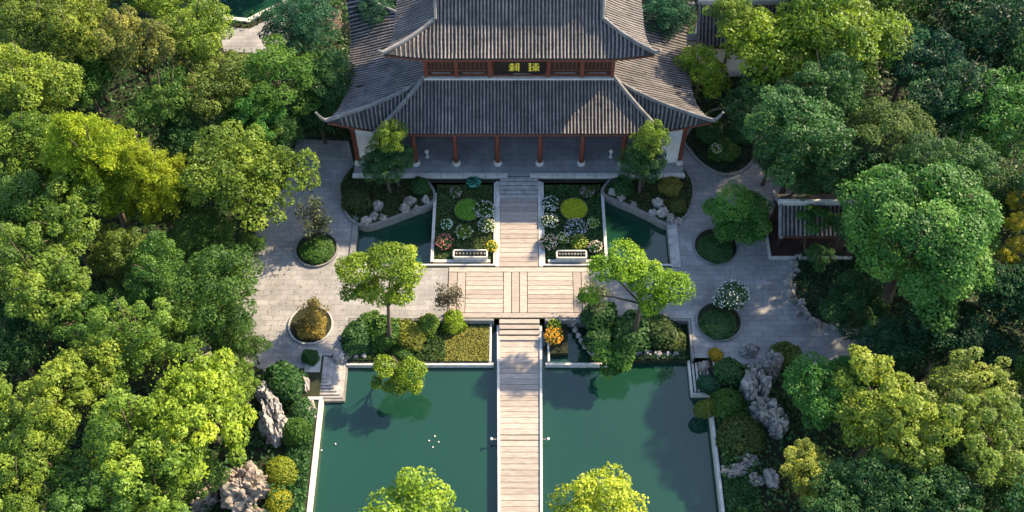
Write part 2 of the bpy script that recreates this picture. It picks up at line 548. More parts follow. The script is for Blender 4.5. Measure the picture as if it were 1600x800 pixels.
for i in range(4):
    zt = BZ + 0.10 + 0.10 * i
    MB().box(-1.5, 1.5, 39.93 + i * st - 25.4, 39.93 + i * st + st - .06 - 25.4, zt - .1, zt).build('step', M['plank'], br, bevel=0.012)
    MB().box(-1.5, 1.5, 40.0 + i * st - 25.4, 40.0 + i * st + .3 - 25.4, zt - .5, zt - .1).build('step_support', M['darkwood'], br)
for s, lab in ((-1, 'small white lamp on bridge edge above the dark green water'), (1, 'small white lamp on bridge edge above the teal water')):
    t = empty('bridge_lamp', (s * 1.72, 32.0, BZ + .0)); tag(t, lab, 'lamp')
    MB().beam((-s * .35, 0, .02), (s * .25, 0, .02), .06, .05).build('bracket', M['darkstone'], t)
    MB().lathe([(.05, 0), (.09, .03), (.10, .10), (.06, .15), (.02, .17)], 10, (s * .27, 0)).build('lamp_head', M['whitepaint'], t, True)

# cross deck in front of the upper walk
dk = empty('timber_deck', (0, 41.7, 0)); tag(dk, 'broad sunlit timber deck joining the two plank walks', 'deck')
D = -41.7
def pk(x0, x1, y0, y1, along='x', step=.42):
    planked(dk, x0, x1, y0 + D, y1 + D, 0.06, step, along)
pk(-5.4, 5.4, 41.62, 42.05, 'x', .43)
pk(-5.4, 5.4, 45.7, 46.13, 'x', .43)
for x0, x1 in ((-5.4, -4.75), (-4.73, -4.1)):
    pk(x0, x1, 42.06, 45.69, 'y', .64)
    pk(-x1, -x0, 42.06, 45.69, 'y', .64)
pk(-1.2, -.6, 42.06, 45.69, 'y', .6); pk(-.58, .0, 42.06, 45.69, 'y', .6); pk(.02, .6, 42.06, 45.69, 'y', .6)
pk(-4.08, -1.22, 42.06, 45.69, 'x', .4); pk(.62, 4.08, 42.06, 45.69, 'x', .4)
MB().box(-5.35, 5.35, 41.66 + D, 46.1 + D, -.06, -.035).build('joist_frame', M['darkwood'], dk)

# upper walk and hall steps
wk = empty('plank_walk', (0, 46.2, 0)); tag(wk, 'upper plank walk between the two flower beds leading to the hall', 'walkway')
planked(wk, -1.5, 1.5, 0, 6.6, 0.05, .45)
for s in (-1, 1):
    MB().box(s * 1.52 if s > 0 else -1.84, 1.84 if s > 0 else -1.52, -.02, 8.3, -.8, .10).build('edge_beam', M['kerb'], wk, bevel=.015)
MB().box(-1.5, 1.5, 0, 8.3, -.3, -.06).build('joist_frame', M['darkwood'], wk)
hs = empty('hall_steps', (0, 52.8, 0)); tag(hs, 'wide grey timber steps climbing from plank walk to hall terrace', 'steps')
for i in range(5):
    z = 0.10 + i * 0.09
    MB().box(-1.55, 1.55, i * .37, i * .37 + .33, z - .1, z).build('step', M['step'], hs, bevel=.012)
    MB().box(-1.5, 1.5, i * .37 + .05, i * .37 + .30, -.05, z - .1).build('step_support', M['darkwood'], hs)

# corner steps to the water (left) and side steps (right)
cs = empty('corner_steps', (-15.5, 38.5, 0)); tag(cs, 'grey mitred corner steps going down to the pond below the oval planter', 'steps')
for i in range(9):
    z = 0.06 - i * 0.085
    e_ = i * .215
    MB().box(-.1 - .002 * i, 1.05 + e_, -1.45 - e_, .1 + .002 * i, z - .045, z).build('step', M['step'], cs, bevel=.008)
    MB().box(-.08 - .002 * i, .98 + e_, -1.38 - e_, .08 + .002 * i, z - .084, z - .046).build('shade_riser', M['darkwood'], cs)  # dark timber under each tread: shade of the recess painted in
mb = MB().box(-.1, 2.9, -3.4, .0, -1.4, -.68); mb.build('base', M['darkstone'], cs)
rs = empty('side_steps', (14.3, 38.2, 0)); tag(rs, 'striped grey steps with pale edging beside the yellow flower ball', 'steps')
for i in range(7):
    z = 0.06 - i * 0.10
    x = -.1 - i * .24
    MB().box(x - .15, x, -2.45, -.1, z - .05, z).build('step', M['kerb'], rs, bevel=.012)
    MB().box(x - .24, x - .01, -2.42, -.12, z - .16, z - .055).build('shade_riser', M['darkwood'], rs)  # recess shade under the side treads, also put into the dark colour
MB().box(-1.78, -.02, -2.4, -.15, -1.4, -.66).build('base', M['darkstone'], rs)
MB().box(-1.95, -1.80, -2.7, .1, -1.4, -.50).build('edging', M['kerb'], rs)
MB().box(-1.79, .6, -2.7, -2.52, -1.4, -.497).build('edging', M['kerb'], rs)

# ------------------------------------------------------------------ tiled roofs
def ridge_strip(parent, pts, w, h, name='hip_ridge', mat='ridge', taper=None):
    mb = MB(); vs = []
    n = len(pts)
    for i, p in enumerate(pts):
        p = Vector(p)
        d = (Vector(pts[min(i + 1, n - 1)]) - Vector(pts[max(i - 1, 0)])).normalized()
        s = d.cross(Vector((0, 0, 1))).normalized()
        u = s.cross(d).normalized()
        k = 1.0 if taper is None else 1 - (1 - taper) * max(0, (i - n * .6) / (n * .4))
        hh = h * k; ww = w * k / 2
        vs += [p - s * ww, p - s * ww + u * hh * .7, p - s * ww * .55 + u * hh, p + s * ww * .55 + u * hh, p + s * ww + u * hh * .7, p + s * ww]
    fs = []
    for i in range(n - 1):
        for m_ in range(5):
            b = i * 6 + m_
            fs.append((b, b + 1, b + 7, b + 6))
        fs.append((i * 6 + 5, i * 6, i * 6 + 6, i * 6 + 11))
    fs.append(tuple(range(6))); fs.append(tuple(range(len(vs) - 1, len(vs) - 7, -1)))
    mb.add(vs, fs)
    return mb.build(name, M[mat], parent)

def slope(parent, o, ea, ei, ai, ae, dh, dtot, z0, rise, conc, L, F, w, rowstep, rows=True, amin=0.0, side=0, name='roof_slope', thick=0.2, nrow=9):
    o = Vector((o[0], o[1], 0)); ea = Vector((*ea, 0)); ei = Vector((*ei, 0))
    def pt(a, t, dz=0.0):
        s = t / dh
        q = 0.0
        if s < 1:
            ah = ae - s * (ae - ai)
            q = max(0.0, min(1.0, (abs(a) - (ah - w)) / w)) ** 2.2 * (1 - s) ** 1.6
        z = z0 + rise * ((1 - conc) * s + conc * s * s) + L * q
        sg = 1 if a > 0 else -1
        p = o + ea * (a + sg * F * q) + ei * (t - F * q)
        return Vector((p.x, p.y, z + dz))
    def tmax(a):
        return dtot if abs(a) <= ai else dh * max(0.0, (ae - abs(a)) / (ae - ai))
    aa = sorted(set(list(np.linspace(-ae, -ai, 14)) + list(np.linspace(-ai, ai, 25)) + list(np.linspace(ai, ae, 14))))
    if side:
        aa = [a for a in aa if a * side >= ai - 1e-6]
    top = []; bot = []
    nt = nrow
    mb = MB()
    for a in aa:
        tm = tmax(a)
        for j in range(nt):
            mb.v.append(tuple(pt(a, tm * j / (nt - 1))))
    k = len(mb.v)
    for a in aa:
        tm = tmax(a)
        for j in range(nt):
            mb.v.append(tuple(pt(a, tm * j / (nt - 1), -thick)))
    for i in range(len(aa) - 1):
        for j in range(nt - 1):
            A = i * nt + j; B = (i + 1) * nt + j
            mb.f.append((A, B, B + 1, A + 1))
            mb.f.append((k + A, k + A + 1, k + B + 1, k + B))
        mb.f.append((i * nt, k + i * nt, k + (i + 1) * nt, (i + 1) * nt))
    sl = mb.build(name, M['pan'], parent, smooth=False)
    # red timber fascia under the eave
    ae2 = list(np.linspace(-ae, ae, 31)) if not side else list(np.linspace(side * amin, side * ae, 31))
    ridge_strip(sl, [pt(a_, 0.06, -thick - .19) for a_ in ae2], .10, .19, 'fascia', 'redwood')
    if rows:
        jm = MB()
        n = int(2 * ae / rowstep)
        off = -n * rowstep / 2
        for i in range(n + 1):
            a = off + i * rowstep
            if abs(a) < amin or a * side < 0: continue
            tm = tmax(a)
            if tm < 0.35: continue
            nt_ = max(2, int(round(tm / .33)))
            vs = []; r = rowstep * 0.265
            jx = random.uniform(-.012, .012)
            rings = 0
            for j in range(nt_):
                wob = random.uniform(-.012, .012); sx_ = random.uniform(-.008, .008)
                for e, rk in ((0.0, 1.10), (1.0, .92)):
                    t = -0.05 + (tm + .05) * (j + e) / nt_
                    p = pt(a + jx + sx_, t)
                    rings += 1
                    for m_ in range(5):
                        an = math.pi * m_ / 4
                        vs.append(p + ea * (r * rk * math.cos(an)) + Vector((0, 0, 1)) * (r * rk * 1.15 * math.sin(an) + wob))
            fs = []
            for j in range(rings - 1):
                for m_ in range(4):
                    b = j * 5 + m_
                    fs.append((b, b + 1, b + 6, b + 5))
            fs.append((0, 1, 2, 3, 4))
            if rows == 'joined':
                jm.add(vs, fs)
            else:
                ob('tile_row', MB().add(vs, fs).mesh('tile_row', smooth=False), M['tile'], sl)
        if rows == 'joined':
            jm.build('tile_rows', M['tile'], sl)['kind'] = 'stuff'
    return sl, pt

def hip(parent, pt, ai, ae, dh, sgn, w=.22, h=.30, tipout=.6, tiprise=.5, name='hip_ridge'):
    pts = []
    for j in range(13):
        s = 1 - j / 12
        pts.append(pt(sgn * (ae - s * (ae - ai) - 1e-4), s * dh))
    d = (pts[-1] - pts[-3]); d.z = 0; d.normalize()
    last = pts[-1]
    for j in range(1, 6):
        t = j / 5
        pts.append(last + d * (tipout * t) + Vector((0, 0, .12 * t + tiprise * t * t)))
    return ridge_strip(parent, pts, w, h, name, taper=.45)

hall = empty('temple_hall', (0, 56, 0))
tag(hall, 'two-tiered hall with sweeping grey tiled roofs and red timber columns', 'hall')
OY = -56.0
RS = 0.27
# skirt roof
YF, YR = 55.35, 68.5
YC = (YF + YR) / 2; HL = (YR - YF) / 2
SK = dict(dh=3.45, z0=5.30, rise=2.2, conc=.32, L=2.1, F=.8, w=4.8)
AE, AI = 13.8, 7.26
for s in (-1, 1):
    sf, pf = slope(hall, (0, YF + OY), (1, 0), (0, 1), AI, AE, SK['dh'], SK['dh'], SK['z0'], SK['rise'], SK['conc'], SK['L'], SK['F'], SK['w'], RS, amin=7.4, side=s)
sb, pb = slope(hall, (0, YR + OY), (1, 0), (0, -1), AI, AE, SK['dh'], SK['dh'], SK['z0'], SK['rise'], SK['conc'], SK['L'], SK['F'], SK['w'], RS, rows=False)
for s in (-1, 1):
    slope(hall, (s * AE, YC + OY), (0, 1), (-s, 0), HL - SK['dh'], HL, AE - AI, AE - AI, SK['z0'], SK['rise'], SK['conc'], SK['L'], SK['F'], SK['w'], RS, rows='joined' if s < 0 else True)
for s in (-1, 1):
    hip(hall, pf, AI, AE, SK['dh'], s, tipout=.75, tiprise=1.25)
    hip(hall, pb, AI, AE, SK['dh'], s, tipout=.75, tiprise=1.25)
# porch roof
sp, pp = slope(hall, (0, 54.95 + OY), (1, 0), (0, 1), 7.3, 10.9, 3.78, 3.78, 5.5, 2.25, .32, .18, .15, 3.0, RS)
for s in (-1, 1):
    hip(hall, pp, 7.3, 10.9, 3.78, s, w=.26, h=.34, tipout=.35, tiprise=.18)
    mb = MB(); pts = [pp(s * (10.9 - q * 3.6 - 1e-4), q * 3.78) for q in np.linspace(0, 1, 10)]
    for i in range(9):
        a, b = pts[i], pts[i + 1]
        mb.add([a, b, b - Vector((0, 0, .55)), a - Vector((0, 0, .4))], [(0, 1, 2, 3)])
    mb.build('roof_end', M['darkwood'], hall)
# upper storey
WF, WR, WX = 58.75, 65.05, 7.26
MB().box(-WX, WX, WF + OY, WR + OY, 5.0, 11.3).build('upper_wall', M['redwood'], hall)
MB().box(-WX - .16, WX + .16, WF + OY - .28, WF + OY - .005, 7.66, 7.84).build('wall_ledge', M['kerb'], hall, bevel=.02)
for x in (-7.2, -4.85, -2.25, 2.25, 4.85, 7.2):
    MB().box(x - .14, x + .14, WF + OY - .14, WF + OY - .003, 7.84, 11.2).build('wall_post', M['redwood'], hall)
for x0, x1 in ((-7.06, -4.99), (-4.71, -2.39), (2.39, 4.71), (4.99, 7.06)):
    pn = MB().box(x0, x1, WF + OY - .05, WF + OY - .002, 7.86, 11.0).build('window_panel', M['darkwood'], hall)
    for zz in (8.0, 8.55, 9.5, 10.2):
        MB().box(x0, x1, WF + OY - .10, WF + OY - .051, zz, zz + .09).build('rail', M['redwood'], pn)
    nn = 7
    for i in range(nn + 1):
        x = x0 + (x1 - x0) * i / nn
        MB().box(x - .03, x + .03, WF + OY - .085, WF + OY - .052, 8.6, 9.5).build('lattice_bar', M['redwood'], pn)
    MB().box(x0 + .35, x1 - .35, WF + OY - .108, WF + OY - .101, 8.28, 8.33).build('trim', M['plank'], pn)
# upper roof (hip and gable)
UE, UI = 9.45, 6.25
UF, UR = 57.45, 66.4
UC = (UF + UR) / 2; UH = (UR - UF) / 2
UK = dict(z0=11.15, rise=1.55, conc=.27, L=1.0, F=.5, w=3.4)
UD = 2.45
su, pu = slope(hall, (0, UF + OY), (1, 0), (0, 1), UI, UE, UD, UH, UK['z0'], UK['rise'], UK['conc'], UK['L'], UK['F'], UK['w'], RS, nrow=13)
sv, pv = slope(hall, (0, UR + OY), (1, 0), (0, -1), UI, UE, UD, UH, UK['z0'], UK['rise'], UK['conc'], UK['L'], UK['F'], UK['w'], RS, rows=False, nrow=13)
for s in (-1, 1):
    slope(hall, (s * UE, UC + OY), (0, 1), (-s, 0), UH - UD, UH, UE - UI, UE - UI, UK['z0'], UK['rise'], UK['conc'], UK['L'], UK['F'], UK['w'], RS)
    hip(hall, pu, UI, UE, UD, s, w=.24, h=.32, tipout=.5, tiprise=.45)
    hip(hall, pv, UI, UE, UD, s, w=.24, h=.32, tipout=.5, tiprise=.45)
    ridge_strip(hall, [pu(s * UI, t) for t in np.linspace(UD, UH, 8)], .26, .36, 'gable_ridge')
    ridge_strip(hall, [pv(s * UI, t) for t in np.linspace(UD, UH, 8)], .26, .36, 'gable_ridge')
    g = [pu(s * (UI - .02), t, -.05) for t in np.linspace(UD, UH, 8)] + [pv(s * (UI - .02), t, -.05) for t in np.linspace(UH, UD, 8)][1:]
    MB().add(g, [tuple(range(len(g)))]).build('gable', M['redwood'], hall)
zr = pu(0, UH).z
ridge_strip(hall, [Vector((x, UC + OY, zr - .1)) for x in np.linspace(-UI - .3, UI + .3, 9)], .34, .75, 'main_ridge')
# name board with two gilded characters
sg = MB().box(-1.95, 2.0, WF + OY - .30, WF + OY - .20, 8.30, 10.05).build('name_board', M['black'], hall, bevel=.02)
def strokes(ox, oz, w, h, segs):
    mb = MB()
    for k, (x0, z0, x1, z1, th) in enumerate(segs):
        yy = WF + OY - .305 - .004 * (k % 4)
        a = Vector((ox + x0 * w, yy, oz + z0 * h)); b = Vector((ox + x1 * w, yy, oz + z1 * h))
        d = (b - a).normalized(); s = Vector((-d.z, 0, d.x)) * th * w / 2
        vs = [a - s, b - s, b + s, a + s]
        vs += [v - Vector((0, .02, 0)) for v in vs]
        mb.add(vs, [(0, 1, 2, 3), (7, 6, 5, 4), (0, 4, 5, 1), (1, 5, 6, 2), (2, 6, 7, 3), (3, 7, 4, 0)])
    return mb
ch1 = [(.05, .86, .5, .86, .09), (.28, 1.0, .28, .48, .10), (.0, .66, .55, .66, .09), (.02, .48, .55, .48, .09), (.28, .48, .02, .05, .10), (.28, .45, .52, .12, .10), (.28, .5, .28, .0, .10),
       (.62, .95, .98, .95, .09), (.62, .72, .98, .72, .09), (.6, .5, 1.0, .5, .09), (.62, .28, .98, .28, .09), (.66, .95, .66, .1, .10), (.9, .95, .9, .0, .10)]
ch2 = [(.02, .92, .32, .92, .10), (.05, .70, .30, .70, .10), (.18, .98, .18, .02, .10), (.0, .42, .34, .46, .10), (.05, .08, .32, .14, .10), (.42, .9, .98, .9, .09), (.7, 1.0, .7, .0, .10),
       (.45, .66, .95, .66, .09), (.45, .66, .45, .42, .09), (.95, .66, .95, .42, .09), (.40, .42, 1.0, .42, .09), (.66, .40, .40, .05, .10), (.72, .40, 1.0, .05, .10)]
strokes(-.78, 8.72, .82, .88, ch1).build('gilded_character', M['gold'], sg)
strokes(.68, 8.72, .85, .88, ch2).build('gilded_character', M['gold'], sg)
MB().box(-.45, .85, WF + OY - .33, WF + OY - .301, 8.42, 8.48).build('inscription_line', M['ridge'], sg)
# ground storey
MB().box(-13.4, 13.4, 54.75 + OY, 67.2 + OY, -.02, .50).build('terrace', M['terrace'], hall)
tk = 0
for x in np.arange(-12.6, 12.7, 1.8):
    if abs(x) > 1.2:
        MB().box(x - .88, x + .88, 54.60 + OY, 54.98 + OY, .30, .53).build('edge_stone', M['kerb'], hall, bevel=.012)
for x in (-8.4, -5.1, -1.72, 1.72, 5.1, 8.4):
    MB().lathe([(.21, .78), (.215, 2), (.19, 5.45)], 16, (x, .0)).build('column', M['redwood'], hall, True)
    MB().lathe([(.36, .5), (.37, .58), (.33, .64), (.36, .70), (.24, .80)], 16, (x, .0)).build('column_base', M['kerb'], hall, True)
for x in (-13.1, 13.1, -11.0, 11.0):
    MB().box(x - .17, x + .17, .0, .34, .5, 5.4).build('end_post', M['redwood'], hall, bevel=.02)
for s in (-1, 1):
    MB().box(min(s * 11.18, s * 12.92), max(s * 11.18, s * 12.92), .08, .26, .5, 5.2).build('end_wall', M['plaster'], hall)
    MB().box(min(s * 13.0, s * 13.2), max(s * 13.0, s * 13.2), .35, 10.5, .5, 5.2).build('side_wall', M['plaster'], hall)
    MB().lathe([(.30, .5), (.31, .7), (.22, .86)], 12, (s * 13.1, -.05)).build('post_base', M['kerb'], hall, True)
MB().box(-10.9, 10.9, -.10, .10, 4.65, 5.05).build('lintel', M['redwood'], hall)
MB().box(-10.9, 10.9, -.06, .06, 4.2, 4.36).build('tie_beam', M['redwood'], hall)
MB().box(-12.9, 12.9, 3.6, 3.75, .5, 5.8).build('front_wall', M['darkwood'], hall)
for i in range(20):
    x = -10.2 + i * 1.02 + .36
    d = MB().box(x - .46, x + .46, 3.50, 3.595, .52, 4.2).build('door_leaf', M['redwood'], hall)
    MB().box(x - .36, x + .36, 3.46, 3.498, 2.0, 4.0).build('door_lattice', M['darkwood'], d)
MB().box(-12.9, 12.9, .2, 3.5, 5.06, 5.14).build('porch_ceiling', M['darkwood'], hall)
for x, px_ in ((-8.0, 0), (8.05, 0)):
    t = empty('stone_lantern', (x + (0.5 if x < 0 else -.5), 56.7, .5)); t.scale = (.75, .75, .7)
    tag(t, 'small white stone lantern on the porch floor beside the ' + ('column by the white end wall' if x < 0 else 'column by the sunlit paving'), 'lantern')
    MB().lathe([(.22, 0), (.2, .12), (.10, .18), (.09, .7), (.2, .8)], 10).build('pedestal', M['kerb'], t)
    MB().lathe([(.16, .8), (.17, 1.05)], 8).build('light_box', M['plaster'], t)
    MB().lathe([(.30, 1.05), (.2, 1.18), (.05, 1.35)], 8).build('cap', M['kerb'], t)

# simple gabled tiled house (ridge along x)
def gable_house(name, label, cat, x0, x1, yf, yb, zr, ze, wall=True, rowstep=.32, dark=False):
    root = empty(name, ((x0 + x1) / 2, (yf + yb) / 2, 0)); tag(root, label, cat)
    L_ = (x1 - x0) / 2; dpt = (yb - yf) / 2
    for s, rows in ((-1, True), (1, False)):
        slope(root, (0, s * dpt), (1, 0), (0, -s), L_ - .001, L_, dpt, dpt, ze, zr - ze, .25, 0.0, 0, 1.0, rowstep, rows=rows)
    ridge_strip(root, [Vector((x, 0, zr - .05)) for x in np.linspace(-L_ - .1, L_ + .1, 7)], .3, .5, 'main_ridge', 'kerb')
    for sx in (-1, 1):
        for s in (-1, 1):
            pts = [Vector((sx * (L_ - .05), s * dpt * (1 - t), ze + (zr - ze) * (.75 * t + .25 * t * t))) for t in np.linspace(0, 1, 7)]
            ridge_strip(root, pts[::-1] + [pts[0] + Vector((0, s * .35, .1))], .24, .26, 'verge_ridge', 'ridge')
    if wall:
        yw = dpt - .7
        MB().box(-L_ + .5, L_ - .5, -yw, yw, 0, ze + .1).build('wall', M['darkwood' if dark else 'plaster'], root)
        g = [(-L_ + .5, -yw, ze), (-L_ + .5, yw, ze), (-L_ + .5, 0, zr - .35)]
        MB().add(g + [(-p[0], p[1], p[2]) for p in g], [(0, 1, 2), (5, 4, 3)]).build('gable', M['plaster'], root)
    return root
a = P(1092, 5, 7.0); b = P(1245, 5, 7.0)
e = P(1092, 72, 4.4)
gable_house('tiled_house', 'grey tiled house with pale ridge behind the hall', 'house', a.x, b.x, e.y, e.y + 2 * (a.y - e.y), 7.0, 4.4)
a = P(1048, 58, 2.6); b = P(1092, 58, 2.6)
w_ = empty('courtyard_wall', ((a.x + b.x) / 2, a.y, 0)); tag(w_, 'low grey capped wall between hall roof and tiled house', 'wall')
MB().box(-(b.x - a.x) / 2, (b.x - a.x) / 2, -.2, .2, 0, 2.45).build('wall_body', M['plaster'], w_)
MB().box(-(b.x - a.x) / 2 - .1, (b.x - a.x) / 2 - .05, -.4, .4, 2.45, 2.62).build('wall_cap', M['ridge'], w_)

# garden pavilion on the right
a = P(1218, 318, 4.2); b = P(1345, 318, 4.2); e = P(1222, 368, 2.8)
dpt = a.y - e.y
pv_ = gable_house('garden_pavilion', 'small open pavilion with grey tiled roof facing the bluish court', 'pavilion', a.x, b.x, e.y, e.y + 2 * dpt, 4.2, 2.8, wall=False)
L_ = (b.x - a.x) / 2
for x in (-L_ + .4, -L_ * .3, L_ * .35, L_ - .4):
    for yy in (-dpt + .6, dpt - .6):
        MB().lathe([(.11, 0), (.10, 2.7)], 10, (x, yy)).build('post', M['darkwood'], pv_, True)
MB().box(-L_ + .3, L_ - .3, dpt - .55, dpt - .45, 0, 2.7).build('back_wall', M['darkwood'], pv_)
MB().box(-L_ + .0, L_, -dpt - .1, dpt, .005, .16).build('floor', M['darkwood'], pv_)
MB().box(-L_ - .1, L_, -dpt - .38, -dpt - .12, .005, .22).build('front_kerb', M['kerb'], pv_)
MB().box(-L_ - .3, -L_ - .12, -dpt - .3, dpt * .3, .005, .22).build('side_kerb', M['kerb'], pv_)
MB().box(-L_ + .3, L_ - .3, -dpt + .55, -dpt + .65, 2.45, 2.7).build('lintel', M['darkwood'], pv_)

# ------------------------------------------------------------------ foliage
def nrm(a):
    return a / np.maximum(1e-9, np.linalg.norm(a, axis=1, keepdims=True))

def leaf_mesh(name, c, n, L, W, tint, mat, g, fold=.18):
    m = len(c)
    t = nrm(np.cross(n, g.normal(size=(m, 3))))
    b = np.cross(n, t)
    L = np.asarray(L).reshape(-1, 1) * np.ones((m, 1)); W = np.asarray(W).reshape(-1, 1) * np.ones((m, 1))
    v = np.stack([c - t * L / 2, c + b * W / 2 - n * W * fold - t * L * .08, c + t * L / 2 - n * L * .12, c - b * W / 2 - n * W * fold - t * L * .08], 1).reshape(-1, 3)
    me = bpy.data.meshes.new(name)
    me.vertices.add(4 * m); me.vertices.foreach_set('co', v.astype(np.float32).ravel())
    me.loops.add(4 * m); me.loops.foreach_set('vertex_index', np.arange(4 * m, dtype=np.int32))
    me.polygons.add(m)
    me.polygons.foreach_set('loop_start', np.arange(0, 4 * m, 4, dtype=np.int32))
    me.polygons.foreach_set('loop_total', np.full(m, 4, dtype=np.int32))
    at = me.attributes.new('tint', 'FLOAT', 'POINT')
    at.data.foreach_set('value', np.repeat(np.clip(tint, 0, 1), 4).astype(np.float32))
    me.update(calc_edges=True)
    me.materials.append(mat)
    return me

def dirs(m, g):
    return nrm(g.normal(size=(m, 3)))

def clump_leaves(cc, rr, per, g, flat=.8, up=.45, jit=.75, shell=(.62, 1.05), low=-.35):
    """leaves on the shells of clumps centred on cc with radii rr"""
    cs, ns, ts = [], [], []
    for c, r in zip(cc, rr):
        m = int(per * (r ** 2))
        d = dirs(int(m * 1.7) + 4, g)
        d = d[d[:, 2] > low][:m]
        m = len(d)
        # knobbly outline
        kd = dirs(7, g)
        bump = np.max(np.maximum(0, d @ kd.T) ** 6, axis=1)
        rad = r * (g.uniform(shell[0], shell[1], m) ** .7) * (.82 + .30 * bump)
        p = d * rad[:, None]; p[:, 2] *= flat
        cs.append(c + p)
        ns.append(nrm(d * .65 + np.array([0, 0, up]) + g.normal(size=(m, 3)) * jit * .6))
        ts.append(np.clip(g.normal(.5, .2) + g.normal(0, .17, m), 0, 1))
    return np.concatenate(cs), np.concatenate(ns), np.concatenate(ts)

def broad(seed, R=4.5, zr=.85, nc=46, cr=(.20, .36), per=75, L=.46, W=.30, low=-.25, flat=.8, up=.45, irr=.18):
    g = np.random.default_rng(seed)
    # spread clump centres with rejection
    cc = []; rr = []
    lob = dirs(6, g)
    tries = 0
    while len(cc) < nc and tries < 6000:
        tries += 1
        d = dirs(1, g)[0]
        if d[2] < low: continue
        f = 1 + irr * (np.max(np.maximum(0, lob @ d) ** 4) * 2 - 1)
        rad = R * g.uniform(.60, .86) * f if g.random() < .8 else R * g.uniform(.2, .55)
        c = d * rad; c[2] *= zr
        r = R * g.uniform(*cr)
        if all(np.linalg.norm(c - q) > .62 * (r + s) for q, s in zip(cc, rr)) or tries > 4500:
            cc.append(c); rr.append(r)
    c, n, t = clump_leaves(np.array(cc), np.array(rr), per, g, flat, up)
    mi = int(len(c) * .10)
    di = dirs(mi, g) * (R * .72 * g.random((mi, 1)) ** .45); di[:, 2] *= zr
    c = np.concatenate([c, di]); n = np.concatenate([n, nrm(g.normal(size=(mi, 3)) + np.array([0, 0, .6]))]); t = np.concatenate([t, g.uniform(.2, .7, mi)])
    sz = g.uniform(.5, 1.3, len(c))
    me = leaf_mesh('broadleaf_crown', c, n, L * sz, W * sz, t, M['leaf'], g)
    return me, np.array(cc), R

def trunk_mesh(seed, cc, R, zc, r0, bend=.25, nl=9, forks=False):
    """trunk from the ground to the crown centre at height zc with limbs to clumps"""
    g = np.random.default_rng(seed + 99)
    mb = MB()
    b = g.normal(0, bend, 2)
    path = []
    for i in range(8):
        t = i / 7
        path.append(Vector((b[0] * math.sin(t * 3.0) * R * .12, b[1] * math.sin(t * 2.4) * R * .12, -.05 + (zc + .05) * t)))
    mb.tube(path, [r0 * (1.35 if i == 0 else 1) * (1 - .55 * i / 7) for i in range(8)], 9)
    idx = g.permutation(len(cc))[:nl]
    for i in idx:
        e = Vector(cc[i]) + Vector((0, 0, zc))
        s = path[int(g.integers(4, 7))]
        m1 = s.lerp(e, .5) + Vector((0, 0, R * .08))
        rr = r0 * g.uniform(.32, .45)
        mb.tube([s, s.lerp(m1, .55), m1, e], [rr, rr * .8, rr * .6, rr * .25], 6)
    return mb.mesh('trunk', True)

def conifer(seed, R=4.6, H=9.0, per=34000):
    """feathery rounded cone: many drooping sprays"""
    g = np.random.default_rng(seed)
    cs, ns, ts = [], [], []
    nb = 95
    for i in range(nb):
        h = (i + g.random()) / nb
        az = i * 2.39996 + g.normal(0, .25)
        rad = R * (1 - h ** 1.7) ** .75 * g.uniform(.72, 1.08)
        z = -H * .42 + H * .92 * h
        d = np.array([math.cos(az), math.sin(az), 0])
        m = int(per / nb * (rad / R * 1.25 + .25))
        u = g.random(m) ** .55
        p = d * (u * rad)[:, None]
        p[:, 2] = z + .30 * rad * u - .34 * rad * u ** 3
        sp = .20 * R * (.22 + .35 * u)
        p += g.normal(size=(m, 3)) * sp[:, None] * np.array([.55, .55, .34])
        cs.append(p)
        ns.append(nrm(d * .35 + np.array([0, 0, .75]) + g.normal(size=(m, 3)) * .55))
        ts.append(np.clip(g.normal(.5, .15) + g.normal(0, .14, m) + .15 * (u - .5), 0, 1))
    c = np.concatenate(cs); n = np.concatenate(ns); t = np.concatenate(ts)
    sz = g.uniform(.7, 1.3, len(c))
    me = leaf_mesh('conifer_crown', c, n,   .36 * sz, .085 * sz, t, M['needle'], g)
    cc = np.array([[R * .5 * math.cos(a), R * .5 * math.sin(a), H * .1 * k] for k, a in enumerate(np.arange(0, 6.2, .7))]) * np.array([1, 1, .5])
    return me, cc, R

def pads(seed, R=3.0, np_=11, flat=.42, L=.24, W=.11, per=420, zspread=.55, mat='needle', padr=(.26, .44), dome=False, up=.6):
    g = np.random.default_rng(seed)
    cc = []; rr = []; tries = 0
    while len(cc) < np_ and tries < 3000:
        tries += 1
        if dome:
            d = dirs(1, g)[0]
            if d[2] < -.12: continue
            c = d * R * g.uniform(.66, .84)
        else:
            a = g.uniform(0, 6.28); q = g.uniform(.1, .78)
            c = np.array([math.cos(a) * q * R, math.sin(a) * q * R, R * zspread * (1 - q * 1.1) + g.normal(0, .14) * R * zspread])
        r = R * g.uniform(*padr)
        if all(np.linalg.norm((c - k) * np.array([1, 1, 1.6])) > .72 * (r + s) for k, s in zip(cc, rr)) or tries > 2000:
            cc.append(c); rr.append(r)
    c, n, t = clump_leaves(np.array(cc), np.array(rr), per, g, flat, up, .7, (.55, 1.03), -.25)
    sz = g.uniform(.75, 1.25, len(c))
    me = leaf_mesh('pad_crown', c, n, L * sz, W * sz, t, M[mat], g)
    return me, np.array(cc), R

